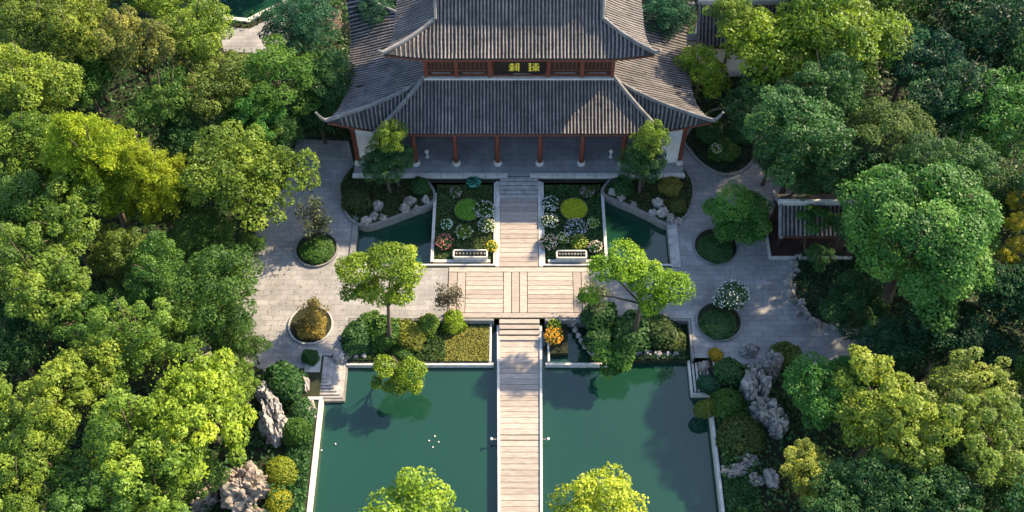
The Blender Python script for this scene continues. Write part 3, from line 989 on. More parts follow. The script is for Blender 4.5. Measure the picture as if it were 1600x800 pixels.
def airy(seed, R=1.6, H=2.2, nl=1400, L=.22, W=.12):
    g = np.random.default_rng(seed)
    cc = []
    for i in range(16):
        a = g.uniform(0, 6.28); q = g.uniform(.15, .9); 
        cc.append([math.cos(a) * q * R * .8, math.sin(a) * q * R * .8, g.uniform(-.5, .5) * H * (1.1 - q * .6)])
    cc = np.array(cc)
    m = nl // 16
    c = np.concatenate([k + g.normal(size=(m, 3)) * R * .17 for k in cc])
    n = nrm(g.normal(size=(len(c), 3)) * .7 + np.array([0, 0, .5]))
    t = g.normal(.5, .22, len(c))
    sz = g.uniform(.6, 1.3, len(c))
    return leaf_mesh('airy_crown', c, n, L * sz, W * sz, t, M['leaf'], g), cc, R

def ball(seed, n=2600, L=.16, W=.10, flat=.85, lump=.10):
    """clipped shrub of radius 1"""
    g = np.random.default_rng(seed)
    d = dirs(int(n * 1.5), g); d = d[d[:, 2] > -.3][:n]
    kd = dirs(12, g)
    b = np.max(np.maximum(0, d @ kd.T) ** 8, axis=1)
    r = g.uniform(.84, 1.02, len(d)) * (1 - lump + lump * 1.6 * b)
    c = d * r[:, None]; c[:, 2] *= flat
    nn = nrm(d * .8 + np.array([0, 0, .35]) + g.normal(size=d.shape) * .5)
    t = np.clip(g.normal(.5, .2, len(d)), 0, 1)
    sz = g.uniform(.7, 1.3, len(d))
    return leaf_mesh('shrub_foliage', c, nn, L * sz, W * sz, t, M['leaf'], g)

PROTO = {}
def reg(key, res, zc, r0, bend=.25, nl=9, seed=0):
    me, cc, R = res
    PROTO[key] = (me, trunk_mesh(seed, cc, R, zc, r0, bend, nl), R, zc)
for i in range(6):
    reg('broad%d' % i, broad(10 + i, nc=62 + 3 * i, cr=(.15, .28), per=235, L=.27, W=.17, irr=.30), 6.5, .32, seed=i)
for i in range(2):
    reg('fine%d' % i, broad(30 + i, nc=60, cr=(.15, .27), per=320, L=.23, W=.13, irr=.15), 6.5, .30, seed=20 + i)
for i in range(4):
    reg('open%d' % i, broad(40 + i, nc=58, cr=(.12, .22), per=340, L=.26, W=.155, irr=.42, low=-.35, flat=.9, up=.7), 6.5, .26, nl=16, seed=40 + i)
for i in range(2):
    reg('soft%d' % i, pads(60 + i, R=4.5, np_=20, flat=.38, L=.36, W=.14, per=190, zspread=.62, padr=(.22, .36)), 6.0, .26, .5, 12, seed=60 + i)
reg('conifer0', conifer(70), 8.0, .34, seed=70)
reg('dome0', pads(80, R=4.5, np_=46, flat=.80, L=.20, W=.11, per=520, padr=(.22, .34), dome=True, mat='leaf', up=.5), 5.0, .4, .2, 12, seed=80)
for i in range(2):
    reg('cloud%d' % i, pads(90 + i, R=2.8, np_=9, flat=.55, L=.19, W=.11, per=620, zspread=.5, mat='leaf', padr=(.30, .46)), 4.4, .15, 1.3, 9, seed=90 + i)
for i in range(2):
    reg('small%d' % i, broad(110 + i, R=2.4, nc=22, cr=(.24, .40), per=430, L=.20, W=.13, irr=.2), 3.4, .14, seed=110 + i)
for i in range(2):
    reg('airy%d' % i, airy(120 + i), 2.0, .06, .4, 10, seed=120 + i)

def pad_tree(px, py, zc, padlist, basepx, r0, col, label, seed):
    """tree whose foliage pads were read off the photograph; each pad (x, y, radius) in pixels"""
    c = P(px, py, zc); k = ppm(c)
    g = np.random.default_rng(seed)
    cc = []; rr = []
    for x, y_, r in padlist:
        v = -(y_ - py) / k
        cc.append([(x - px) / k, .75 * v + g.normal(0, .15), .70 * v + g.normal(0, .12)]); rr.append(r / k)
        for q in range(3):
            a_ = g.uniform(0, 6.28)
            cc.append([cc[-1 - q][0] + math.cos(a_) * r / k * .6, cc[-1 - q][1] + math.sin(a_) * r / k * .6, cc[-1 - q][2] - .15 * r / k]); rr.append(r / k * g.uniform(.45, .62))
    cc = np.array(cc); rr = np.array(rr)
    ps, n, t = clump_leaves(cc, rr, 560, g, .5, .6, .7, (.5, 1.03), -.3)
    sz = g.uniform(.6, 1.25, len(ps))
    me = leaf_mesh('pad_crown', ps, n, .20 * sz, .12 * sz, t, M['leaf'], g)
    b = P(*basepx)
    root = empty('cloud_pruned_tree', b); tag(root, label, 'tree')
    off = Vector((c.x, c.y, zc)) - b
    kk = ob('crown', me, None, root, off); kk.color = (*(COL[col] if isinstance(col, str) else col), 1)
    mb = MB()
    mid = off * .55 + Vector((.35, .1, .2))
    path = [Vector((0, 0, -.05)), off * .25 + Vector((.25, 0, 0)), mid, off * .85]
    mb.tube(path, [r0 * 1.2, r0, r0 * .75, r0 * .5], 9)
    for q in cc[::4]:
        e = off + Vector(q)
        m1 = mid.lerp(e, .55) + Vector((0, 0, .2))
        mb.tube([mid, m1, e], [r0 * .5, r0 * .35, r0 * .14], 6)
    mb.build('trunk', M['bark'], root, True)
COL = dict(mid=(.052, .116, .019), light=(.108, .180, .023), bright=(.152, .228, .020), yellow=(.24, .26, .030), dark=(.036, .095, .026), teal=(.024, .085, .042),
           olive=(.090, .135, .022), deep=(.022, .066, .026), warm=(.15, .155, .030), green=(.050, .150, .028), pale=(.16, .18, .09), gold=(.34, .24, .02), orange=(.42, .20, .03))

def tree(px, py, zc, rpx, key, col, label, group=None, zr=None, name='broadleaf_tree', lean=0):
    c = P(px, py, zc)
    r = rpx / ppm(c)
    if key[:5] == 'broad': key = 'broad%d' % random.randrange(6)
    if key[:4] == 'open': key = 'open%d' % random.randrange(4)
    crown, trunk, R0, zc0 = PROTO[key]
    s = r / R0
    root = empty(name, (c.x, c.y, 0), random.uniform(0, 6.28))
    tag(root, label, 'tree', group)
    t = ob('trunk', trunk, M['bark'], root, scale=(max(.5, min(1.25, s)),) * 2 + (zc / zc0,))
    k = ob('crown', crown, None, root, (0, 0, zc), scale=(s * random.uniform(.9, 1.12), s * random.uniform(.9, 1.12), s * (zr or 1.0) * random.uniform(.92, 1.1)))
    k.rotation_euler = (random.uniform(-.14, .14), random.uniform(-.14, .14), 0)
    base = COL[col] if isinstance(col, str) else col
    j = random.uniform(.88, 1.12)
    k.color = (base[0] * j * random.uniform(.94, 1.06), base[1] * j, base[2] * j, 1)
    return root

GL = 'trees of the wood beside the sunlit court'
GR = 'trees of the shaded wood beside the pavilion'
def mass(lst, label, group):
    for a in lst:
        tree(*a[:6], label, group, *a[6:])

# individually recognisable trees, left wood
tree(140, 240, 9.5, 80, 'conifer0', (.150, .225, .016), 'tall feathery yellow-green conifer rising above the left wood', None, 1.15, 'conifer_tree')
tree(228, 272, 7.5, 62, 'conifer0', (.175, .225, .016), 'shorter feathery golden-green conifer leaning against the tall one', None, 1.05, 'conifer_tree')
tree(75, 262, 6.5, 46, 'broad1', 'mid', 'shaded green tree at the dark side of the tall feathery conifer')
tree(388, 278, 6.0, 90, 'broad0', (.118, .186, .024), 'rounded leafy green tree overhanging the left paved court')
tree(318, 372, 3.2, 58, 'fine0', 'mid', 'low dark dome-shaped tree tucked below the feathery conifer', zr=.8)
tree(335, 470, 5.5, 88, 'fine1', 'mid', 'fine-leaved dark green tree at the edge of the sunlit court', zr=.95)
tree(432, 128, 6.0, 76, 'soft0', 'mid', 'flat-layered soft green pine left of the hall roof', name='pine_tree')
tree(398, 190, 5.0, 60, 'soft1', 'green', 'smaller flat-layered pine below the bigger one left of the hall', name='pine_tree')
tree(215, 70, 8.0, 70, 'open0', 'warm', 'loose tree with orange-tinged leaves in the far left wood')
tree(305, 50, 8.0, 62, 'broad1', (.132, .195, .024), 'pale green tree beside the far pond')
tree(335, 130, 6.5, 62, 'broad2', 'olive', 'olive tree with pale leaf tips below the far pond')
tree(470, 45, 6.0, 62, 'fine0', 'teal', 'dark bluish tree right of the far pond')
tree(508, 125, 5.0, 50, 'broad3', 'dark', 'dark tree against the hall shaded left roof')
tree(585, 22, 6.0, 40, 'fine1', 'teal', 'dark bluish tree behind the hall left roofs')
tree(565, 50, 4.5, 26, 'airy0', (.24, .19, .11), 'pale pinkish loose shrub-tree behind the hall left roof corner')
tree(518, 30, 4.0, 22, 'airy1', (.30, .22, .18), 'pink-white blossoming small tree left of the hall roof', zr=.8)
tree(490, 338, 2.6, 32, 'airy0', (.085, .10, .05), 'airy small tree with pale leaves standing over the dark round planter', zr=1.2)
tree(215, 545, 7.0, 78, 'open1', 'light', 'light green open tree left of the fine-leaved dark tree')
tree(110, 600, 7.0, 88, 'open2', (.135, .185, .022), 'yellowish open tree with a golden patch in the lower left wood')
tree(302, 622, 7.0, 106, 'open0', 'bright', 'big bright yellow-green tree leaning over the tall grey rock')
tree(220, 720, 6.5, 100, 'open1', (.125, .195, .024), 'wide light green tree left of the big brown rock')
tree(250, 425, 6.0, 58, 'broad3', 'mid', 'mid-green tree below the feathery conifer, with yellowish tips')
tree(60, 440, 8.0, 86, 'open2', 'light', 'tall light-leaved tree with orange tips at the wood left edge')
LW = [(55, 130, 8, 74, 'broad1', (.132, .195, .024), 'round light green tree left of the feathery conifer top'),
      (45, 48, 8, 62, 'broad2', 'olive', 'olive tree behind the round light green one, far left wood'),
      (120, 55, 8, 62, 'broad3', (.138, .190, .026), 'light green tree between the olive and the orange-tinged trees'),
      (25, 225, 8, 64, 'broad0', 'light', 'light green tree touching the shaded side of the feathery conifer'),
      (255, 165, 6.5, 52, 'broad1', 'mid', 'mid-green tree between the feathery conifer and the olive tree with pale tips'),
      (130, 120, 6, 55, 'broad3', 'mid', 'mid-green tree just behind the feathery conifer tip'),
      (280, 215, 5, 45, 'broad2', 'dark', 'dark low tree in the gap between feathery conifer and rounded leafy tree'),
      (95, 340, 7.5, 84, 'open0', 'light', 'open light green tree at the foot of the feathery conifer'),
      (20, 340, 7, 66, 'broad2', 'mid', 'dense mid-green tree behind the open one below the conifer'),
      (180, 400, 5, 60, 'open1', 'olive', 'low yellowish-olive tree under the feathery conifer'),
      (130, 490, 5, 66, 'open0', 'mid', 'shaded mid-green tree between orange-tipped tree and light open tree'),
      (20, 540, 5, 66, 'broad1', 'dark', 'dark tree in the deep shade behind the golden-patched tree'),
      (45, 690, 7, 84, 'open0', (.132, .195, .024), 'light green open tree in front of the golden-patched tree'),
      (130, 790, 6, 84, 'open2', 'mid', 'shaded mid-green tree in front of the wide light green tree'),
      (20, 790, 6, 70, 'open1', 'light', 'light tree at the near corner of the sunlit wood'),
      (310, 735, 4.5, 50, 'open2', 'mid', 'small mid-green tree behind the low pinkish rock'),
      (375, 605, 4.5, 40, 'open1', 'light', 'small light green tree behind the tall craggy grey-pink rock'),
      (250, 800, 5.5, 60, 'open0', 'light', 'light green tree left of the low pinkish rock'),
      (410, 215, 4, 36, 'broad2', 'mid', 'small mid-green tree between layered pines and rounded leafy tree'),
      (445, 205, 3.5, 36, 'fine0', 'dark', 'small dark tree beside the paved court left of the hall'),
      (500, 185, 3.0, 34, 'fine1', 'dark', 'low dark tree under the hall upturned left roof corner'),
      (270, 310, 4, 42, 'broad3', 'mid', 'small green tree between feathery conifer and low dark dome'),
      (395, 385, 2.0, 24, 'small1', 'mid', 'little green tree at the edge of the left paved court'),
      (365, 530, 3.0, 40, 'fine0', 'mid', 'low dark green tree at the edge of the sunlit court below the fine-leaved one'),
      (395, 545, 2.2, 26, 'small0', 'mid', 'little green tree where sunlit court meets the tall grey rock')]
for a in LW:
    tree(*a[:7])
mass([(10, 120, 6, 50, 'broad0', 'mid'), (-50, 200, 8, 70, 'broad0', 'light'), (-60, 420, 8, 80, 'broad1', 'mid'), (-60, 640, 7, 80, 'open0', 'light'),
      (20, -20, 8, 70, 'broad0', 'light'), (130, -15, 8, 70, 'broad1', 'olive'), (240, -15, 8, 60, 'broad3', 'light'), (100, 870, 6, 80, 'open0', 'mid'), (240, 880, 6, 80, 'open1', 'mid'),
      (-60, 800, 6, 80, 'open2', 'mid')],
     'green broadleaf tree on the outer fringe of the sunlit wood', GL)

# right wood
tree(1094, 112, 5.0, 44, 'small0', 'bright', 'small sunlit yellow-green tree against the hall right roof', zr=1.1)
tree(1215, 85, 8.0, 82, 'broad0', 'bright', 'big bright green tree covering the tiled house')
tree(1320, 55, 9.0, 92, 'broad2', 'light', 'tall green tree with sunlit top right of the tiled house')
tree(1430, 85, 8.0, 72, 'broad1', 'teal', 'dark bluish tree beyond the tall sunlit-topped one')
tree(1255, 200, 9.0, 84, 'broad3', 'dark', 'dark green tree shading the path beside the leaf-shaped bed')
tree(1385, 215, 9.0, 78, 'soft0', (.07, .11, .028), 'flat-layered olive tree behind the big dome-shaped tree', name='pine_tree')
tree(1545, 190, 8.0, 92, 'fine0', 'green', 'broad green tree with fine twiggy leaves at the right wood edge')
tree(1432, 375, 8.0, 122, 'dome0', (.058, .150, .026), 'big dome-shaped tree with lumpy pads beside the pavilion', zr=.95, name='dome_tree')
pad_tree(1160, 328, 2.8, [(1150, 316, 36), (1182, 322, 27), (1124, 326, 24), (1162, 348, 32), (1188, 356, 24), (1138, 352, 26)], (1140, 378, .1), .11, (.060, .165, .026), 'small cloud-pruned tree leaning over the round planter by the pavilion', 505)
tree(1045, 22, 6.5, 46, 'fine1', 'teal', 'dark teal tree between hall upper roof and tiled house')
tree(1275, 343, 4.0, 32, 'cloud1', 'green', 'small dark green tree in front of the pavilion roof')
tree(1318, 352, 4.2, 26, 'cloud0', 'dark', 'small dark tree before the right end of the pavilion roof')
tree(1282, 400, 1.8, 26, 'cloud0', 'dark', 'low dark tree between pavilion and the curving row of stones')
tree(1335, 480, 3.2, 54, 'cloud1', 'dark', 'spreading dark tree inside the curving row of stones')
tree(1300, 612, 4.0, 64, 'broad1', 'green', 'dense mid-green tree right of the tall grey rocks')
tree(1378, 655, 6.0, 106, 'open1', (.165, .220, .028), 'sunlit yellow-green tree right of the tall grey rocks')
tree(1500, 620, 6.5, 82, 'open0', (.145, .20, .036), 'pale yellow-green open tree beside the bigger sunlit one')
tree(1570, 690, 7.0, 84, 'open2', (.13, .20, .030), 'yellow-green open tree at the wood edge past the pale one')
tree(1275, 748, 4.2, 60, 'open1', (.16, .20, .03), 'small yellowish open tree above the dark hollow by the pond')
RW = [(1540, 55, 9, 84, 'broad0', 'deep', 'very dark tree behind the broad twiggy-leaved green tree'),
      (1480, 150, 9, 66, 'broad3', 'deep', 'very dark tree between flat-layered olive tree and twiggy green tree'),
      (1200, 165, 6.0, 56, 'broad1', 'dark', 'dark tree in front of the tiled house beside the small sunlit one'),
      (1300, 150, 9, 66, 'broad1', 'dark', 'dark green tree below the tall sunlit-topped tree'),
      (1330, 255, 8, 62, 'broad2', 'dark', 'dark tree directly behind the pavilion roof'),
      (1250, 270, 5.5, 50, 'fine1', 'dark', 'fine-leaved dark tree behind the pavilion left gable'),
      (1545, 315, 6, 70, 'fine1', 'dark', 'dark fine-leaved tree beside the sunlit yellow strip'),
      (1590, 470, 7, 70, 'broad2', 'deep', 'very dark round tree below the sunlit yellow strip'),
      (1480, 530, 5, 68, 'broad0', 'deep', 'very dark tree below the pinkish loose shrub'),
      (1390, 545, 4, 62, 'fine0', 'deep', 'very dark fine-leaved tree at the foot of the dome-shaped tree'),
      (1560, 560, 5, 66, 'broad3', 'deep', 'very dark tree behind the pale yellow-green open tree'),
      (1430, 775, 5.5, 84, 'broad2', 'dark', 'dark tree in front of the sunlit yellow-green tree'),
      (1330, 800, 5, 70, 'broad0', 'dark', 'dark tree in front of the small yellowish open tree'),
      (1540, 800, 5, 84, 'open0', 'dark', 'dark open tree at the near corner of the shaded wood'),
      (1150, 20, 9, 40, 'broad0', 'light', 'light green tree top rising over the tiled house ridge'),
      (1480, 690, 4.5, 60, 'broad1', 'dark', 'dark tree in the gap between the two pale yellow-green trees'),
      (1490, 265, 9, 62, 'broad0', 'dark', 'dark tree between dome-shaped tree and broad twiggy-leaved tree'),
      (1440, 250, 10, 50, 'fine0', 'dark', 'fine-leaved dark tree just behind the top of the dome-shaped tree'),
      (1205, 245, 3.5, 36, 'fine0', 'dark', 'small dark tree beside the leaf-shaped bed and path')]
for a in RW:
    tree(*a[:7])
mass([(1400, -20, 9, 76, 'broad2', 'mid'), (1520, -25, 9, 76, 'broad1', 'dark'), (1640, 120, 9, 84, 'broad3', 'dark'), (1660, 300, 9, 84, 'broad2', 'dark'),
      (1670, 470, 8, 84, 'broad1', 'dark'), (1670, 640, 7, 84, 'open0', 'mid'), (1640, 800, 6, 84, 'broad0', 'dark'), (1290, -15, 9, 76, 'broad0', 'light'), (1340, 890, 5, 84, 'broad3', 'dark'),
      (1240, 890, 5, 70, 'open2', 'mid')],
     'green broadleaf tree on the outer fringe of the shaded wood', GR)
# tall trees far behind that close the view beyond the top of the frame
for i in range(26):
    x = -75 + i * 6.0 + random.uniform(-1.5, 1.5)
    yy = random.uniform(80, 92)
    if -16 < x < -9: continue
    root = empty('broadleaf_tree', (x, yy, 0), random.uniform(0, 6))
    tag(root, 'tall green tree in the row behind the hall and far pond', 'tree', 'trees in the row behind the hall')
    kx = random.choice(['broad0', 'broad1', 'broad2', 'broad3'])
    cr_, tr_, R0, z0_ = PROTO[kx]
    s = random.uniform(.8, 1.05)
    ob('trunk', tr_, M['bark'], root, scale=(s, s, s))
    k = ob('crown', cr_, None, root, (0, 0, 6.5 * s), scale=(s, s, s))
    k.color = (*COL[random.choice(['mid', 'light', 'olive', 'dark'])], 1)

# court trees
tree(612, 218, 6.0, 31, 'small0', 'light', 'small green tree with sunlit top before the hall white end wall', zr=1.25)
tree(603, 258, 3.6, 46, 'fine0', 'dark', 'bushy dark tree at the foot of the small sunlit one on the island', zr=.85)
tree(1016, 220, 6.0, 33, 'small1', 'light', 'small green tree with sunlit top before the hall right end post', zr=1.25)
tree(1006, 258, 3.6, 42, 'fine1', 'dark', 'bushy dark tree at the foot of the small one on the right island', zr=.85)
pad_tree(594, 428, 5.2, [(612, 402, 38), (560, 420, 34), (640, 426, 26), (592, 448, 34), (548, 452, 20), (628, 455, 22)], (606, 548, -.48), .16, 'bright', 'spreading bright green tree over the shrub bed beside the timber deck', 501)
pad_tree(620, 588, 1.6, [(602, 570, 20), (642, 572, 24), (618, 604, 20), (588, 590, 11), (646, 600, 15), (624, 585, 16)], (608, 552, -.48), .09, 'bright', 'low bright green tree leaning out over the pond', 502)
pad_tree(1000, 430, 5.6, [(980, 404, 38), (945, 428, 28), (1010, 432, 32), (1052, 448, 34), (1020, 468, 26), (922, 462, 18)], (985, 535, -.48), .17, (.135, .245, .016), 'spreading bright green tree beside the bluish court and timber deck', 503)
pad_tree(958, 560, 1.4, [(945, 548, 20), (975, 556, 22), (955, 572, 20), (970, 538, 16)], (968, 545, -.48), .09, (.07, .165, .026), 'low green tree leaning over the pond near the rock wall', 504)
tree(700, 462, 2.2, 28, 'airy1', (.085, .085, .05), 'airy purplish-grey small tree at the corner of the timber deck', zr=1.0)
tree(930, 462, 2.0, 30, 'airy0', (.09, .12, .06), 'airy bluish-green small tree at the right end of the timber deck', zr=.9)
tree(490, 486, 1.7, 26, 'airy1', (.16, .15, .05), 'thin yellowish sapling growing from the planter on the sunlit court', zr=1.1)
tree(642, 808, 5.0, 76, 'small0', (.18, .27, .026), 'round bright green tree top on the near bank above dark green water', zr=.9)
tree(938, 803, 5.0, 78, 'small1', (.22, .29, .026), 'round yellow-green tree top on the near bank above teal water', zr=.95)

# ---- shrubs
BALLS = [ball(200), ball(201, 3000, .13, .08), ball(202, 2200, .2, .13, .8, .2)]
def shrub(px, py, rpx, col, label, k=0, zr=.9, z=0.0, group=None, name='clipped_shrub', cat='shrub', sx=1.0):
    c = P(px, py, z + .4)
    r = rpx / ppm(c)
    root = empty(name, (c.x, c.y, z), random.uniform(0, 6)); tag(root, label, cat, group)
    f = ob('foliage', BALLS[k], None, root, (0, 0, r * zr * .30), scale=(r * sx, r, r * zr))
    base = COL[col] if isinstance(col, str) else col
    f.color = (*base, 1)
    MB().tube([(0, 0, -.05), (0.02, 0, r * .3), (0, .03, r * .75)], [.06, .05, .03], 6).build('stem', M['bark'], root)
    return root
shrub(464, 676, 24, 'mid', 'tall egg-shaped green shrub between tall grey rock and pond kerb', 1, 1.35)
shrub(440, 738, 27, (.17, .21, .02), 'round yellow-green clipped shrub above the yellower one by the pond kerb', 1)
shrub(436, 785, 24, (.26, .27, .02), 'round bright yellow clipped shrub beside the big brown rock', 1)
shrub(448, 600, 34, 'dark', 'dark green shrub between tall grey rock and corner steps', 2, 1.2)
shrub(470, 640, 22, 'dark', 'dark shrub below the corner steps at the kerb end', 2)
shrub(485, 556, 14, 'dark', 'small spiky dark shrub on the sunlit court by the corner steps', 2, 1.2)
shrub(1103, 638, 20, (.10, .14, .02), 'narrow yellow-green shrub at the pond edge below the striped steps', 1, 1.2, sx=.7)
shrub(1135, 632, 27, 'mid', 'rounded dark green shrub against the tall grey rocks', 1, 1.1)
shrub(1156, 682, 38, (.06, .09, .02), 'wide low olive shrub above the pale knobbly rock', 1, .8)
shrub(1140, 580, 26, 'dark', 'dark green shrub between striped steps and tall grey rocks', 2)
shrub(1107, 598, 18, 'teal', 'small bluish shrub at the foot of the striped steps', 2)
shrub(1120, 552, 12, 'gold', 'yellow flower ball on the bluish court by the striped steps', 2, name='flower_ball')
shrub(1228, 556, 25, (.09, .12, .025), 'low olive shrub on top of the tall grey rocks', 2)
shrub(495, 387, 26, 'mid', 'flat dark green clipped shrub filling the planter below the airy pale tree', 1, .45, .16)
shrub(487, 508, 25, (.20, .15, .03), 'yellow-orange low shrub filling the planter on the sunlit court', 2, .5, .16)
shrub(1118, 386, 27, 'dark', 'flat dark clipped shrub filling the planter by the pavilion', 1, .4, .16)
shrub(1123, 503, 28, 'dark', 'flat dark clipped shrub filling the planter under white blossoms', 1, .4, .16)
# island shrubs
shrub(558, 312, 24, (.05, .07, .02), 'low dark olive shrub on the rounded end of the left island', 2, .6, .1)
shrub(655, 290, 17, 'dark', 'dark shrub at the flower bed corner of the left island', 2, .9, .1)
shrub(1048, 290, 19, (.17, .16, .03), 'yellowish shrub on the rounded end of the right island', 2, .7, .1)
shrub(1058, 318, 16, (.07, .09, .02), 'dark olive shrub beside the yellowish one on the right island', 2, .6, .1)
shrub(972, 290, 20, 'dark', 'dark shrub at the flower bed corner of the right island', 2, .8, .1)
shrub(1130, 232, 26, 'mid', 'pale-tipped shrub in the middle of the leaf-shaped bed', 2, .5, .12)
shrub(1110, 205, 24, 'dark', 'dark shrub near the hall side of the leaf-shaped bed', 2, .6, .12)
shrub(1160, 205, 26, 'dark', 'dark shrub at the wood side of the leaf-shaped bed', 2, .5, .12)
# left front bed
for a in ((560, 530, 30, 'dark', 'dark green shrub at the steps end of the left pond bed', 2, .8, -.48), (600, 522, 32, 'mid', 'dense green shrub round the trunk of the spreading tree, left bed', 2, .9, -.48),
          (640, 525, 28, (.15, .17, .025), 'yellow-green shrub in the middle of the left pond bed', 2, .9, -.48), (668, 508, 20, 'light', 'light green shrub behind the yellow flower carpet', 2, .9, -.48),
          (710, 503, 20, 'bright', 'bright green shrub under the airy purplish small tree', 2, 1.0, -.48), (575, 505, 24, 'mid', 'green shrub against the retaining wall under the spreading tree', 2, .8, -.48),
          (628, 548, 18, 'mid', 'low green shrub at the kerb of the left pond bed', 2, .7, -.48)):
    shrub(*a)
for a in ((935, 495, 30, 'dark', 'dark green shrub at the deck end of the right pond bed', 2, 1.0, -.48), (985, 520, 36, 'dark', 'wide dark shrub in the middle of the right pond bed', 2, .75, -.48),
          (1030, 515, 32, (.04, .075, .02), 'dark olive shrub at the court end of the right pond bed', 2, .75, -.48), (1055, 530, 20, (.07, .10, .02), 'lighter low shrub in the corner beside the bluish court', 2, .7, -.48),
          (935, 530, 24, 'dark', 'low dark shrub beside the curved pebble edge', 2, .8, -.48)):
    shrub(*a)
# sunlit yellow hedge strip in the right wood
for i, (x, y_, zc) in enumerate(((1590, 318, 9), (1586, 350, 9), (1590, 385, 8.5), (1572, 405, 8), (1556, 435, 7), (1548, 468, 6))):
    tree(x, y_, zc, 18, 'small%d' % (i % 2), (.34, .32, .03) if i < 4 else (.26, .21, .08), 'slim bright yellow tree in the sunlit strip beyond the dome-shaped tree', 'slim yellow trees in the sunlit strip', 1.3)
tree(1478, 478, 4.5, 24, 'airy0', (.32, .21, .14), 'pinkish loose small tree under the dome-shaped tree', None, 1.2)
tree(1505, 450, 5.0, 16, 'airy1', (.32, .21, .14), 'smaller pinkish tree beside the loose one under the dome-shaped tree', None, 1.2)

# white flowering shrub
def flowering(px, py, rpx, zc, leafcol, flcol, label, nfl=160, z=0.0, seed=0, flat=.8, fl=.14, name='flowering_shrub', cat='shrub'):
    c = P(px, py, zc); r = rpx / ppm(c)
    g = np.random.default_rng(300 + seed)
    root = empty(name, (c.x, c.y, z)); tag(root, label, cat)
    m = int(700 * r * r) + 150
    d = dirs(m * 2, g); d = d[d[:, 2] > -.4][:m]
    p = d * (r * g.uniform(.45, 1.0, len(d)) ** .6)[:, None]; p[:, 2] *= flat
    f = ob('foliage', leaf_mesh('foliage', p, nrm(d + g.normal(size=d.shape) * .6 + np.array([0, 0, .4])), .2 * g.uniform(.7, 1.2, len(d)), .11, g.normal(.5, .2, len(d)), M['leaf'], g), None, root, (0, 0, zc - z))
    f.color = (*(COL[leafcol] if isinstance(leafcol, str) else leafcol), 1)
    nfl = int(nfl * 1.7)
    d = dirs(nfl * 2, g); d = d[d[:, 2] > -.1][:nfl]
    p = d * r * g.uniform(.9, 1.08, (len(d), 1)); p[:, 2] *= flat
    b = ob('blossoms', leaf_mesh('blossoms', p, nrm(d * .5 + np.array([0, 0, .8]) + g.normal(size=d.shape) * .3), fl, fl * .9, g.normal(.5, .12, len(d)), M['petal'], g), None, root, (0, 0, zc - z))
    b.color = (*flcol, 1)
    MB().tube([(0, 0, -.05), (.03, .02, (zc - z) * .6), (0, 0, zc - z)], [.05, .04, .02], 6).build('stem', M['bark'], root)
WHT = (.55, .55, .50); PNK = (.45, .16, .15); 
flowering(1145, 462, 25, 1.5, 'dark', WHT, 'white flowering shrub standing over the dark round planter', 90, .16, 1, .9, .13)
flowering(1125, 470, 12, 1.1, 'dark', WHT, 'smaller white flowering shrub beside the bigger one on the planter', 40, .16, 2, .9)
# flower beds
flowering(757, 328, 17, .25, 'mid', WHT, 'white flowers between lawn-green round shrub and plank walk', 70, -.12, 3, .5)
flowering(760, 352, 14, .25, 'mid', (.5, .5, .42), 'creamy white flowers by the plank walk below the whiter ones', 50, -.12, 4, .5)
flowering(697, 350, 10, .25, 'mid', (.45, .6, .5), 'pale mint flower clump left of the lawn-green round shrub', 40, -.12, 5, .5)
flowering(694, 378, 14, .25, 'dark', PNK, 'pinkish red flower clump beside the stone trough in the bed', 70, -.12, 6, .5)
flowering(768, 385, 10, .35, 'light', (.55, .42, .05), 'small yellow flower clump at the end of the stone trough', 30, -.12, 7, .7)
flowering(740, 283, 12, .3, (.03, .12, .08), (.10, .40, .28), 'turquoise-green leafy clump under the hall terrace', 40, -.12, 8, .5)
flowering(860, 318, 14, .25, 'dark', WHT, 'white flowers between yellow round shrub and plank walk', 60, -.12, 9, .5)
flowering(858, 345, 14, .25, 'dark', WHT, 'white flowers by the plank walk below the others beside the yellow shrub', 60, -.12, 10, .5)
flowering(900, 355, 17, .25, 'dark', (.45, .42, .48), 'lilac-white flower clump below the yellow round shrub', 80, -.12, 11, .45)
flowering(927, 348, 10, .25, 'light', (.4, .5, .25), 'pale green flower clump at the basin kerb by the yellow shrub', 30, -.12, 12, .5)
flowering(857, 378, 14, .3, 'dark', (.55, .42, .34), 'cream-pink flower clump at the plank walk corner of the bed', 60, -.12, 13, .6)
flowering(930, 385, 11, .3, 'mid', (.55, .45, .40), 'cream flower clump beside the stone trough at the basin kerb', 40, -.12, 14, .6)
flowering(905, 378, 14, .25, 'light', (.35, .38, .08), 'yellow-green leafy clump behind the stone trough', 40, -.12, 15, .5)
flowering(865, 525, 15, .0, 'warm', (.75, .33, .03), 'orange flower clump beside the bridge in the pond bed', 80, -.48, 16, .7)
flowering(866, 508, 11, -.1, 'light', (.45, .5, .05), 'yellow-green flower clump behind the orange one by the bridge', 30, -.48, 17, .7)
flowering(558, 304, 7, .3, 'mid', WHT, 'tiny white flower clump on the left island', 24, .1, 18, .6)
flowering(1120, 232, 9, .8, 'light', WHT, 'pale blossom clump in the leaf-shaped bed', 24, .12, 19, .6)
flowering(712, 300, 10, .2, 'mid', (.40, .30, .32), 'faint pink flower clump behind the lawn-green round shrub', 26, -.12, 20, .5)
flowering(725, 362, 14, .2, 'light', (.5, .52, .4), 'pale cream flower clump below the lawn-green round shrub', 26, -.12, 21, .4)
flowering(918, 300, 11, .2, 'mid', (.42, .26, .30), 'pink flower clump behind the yellow round shrub', 26, -.12, 22, .5)
flowering(880, 372, 11, .2, 'light', (.52, .5, .44), 'cream flower clump between lilac flowers and the stone trough', 30, -.12, 23, .5)
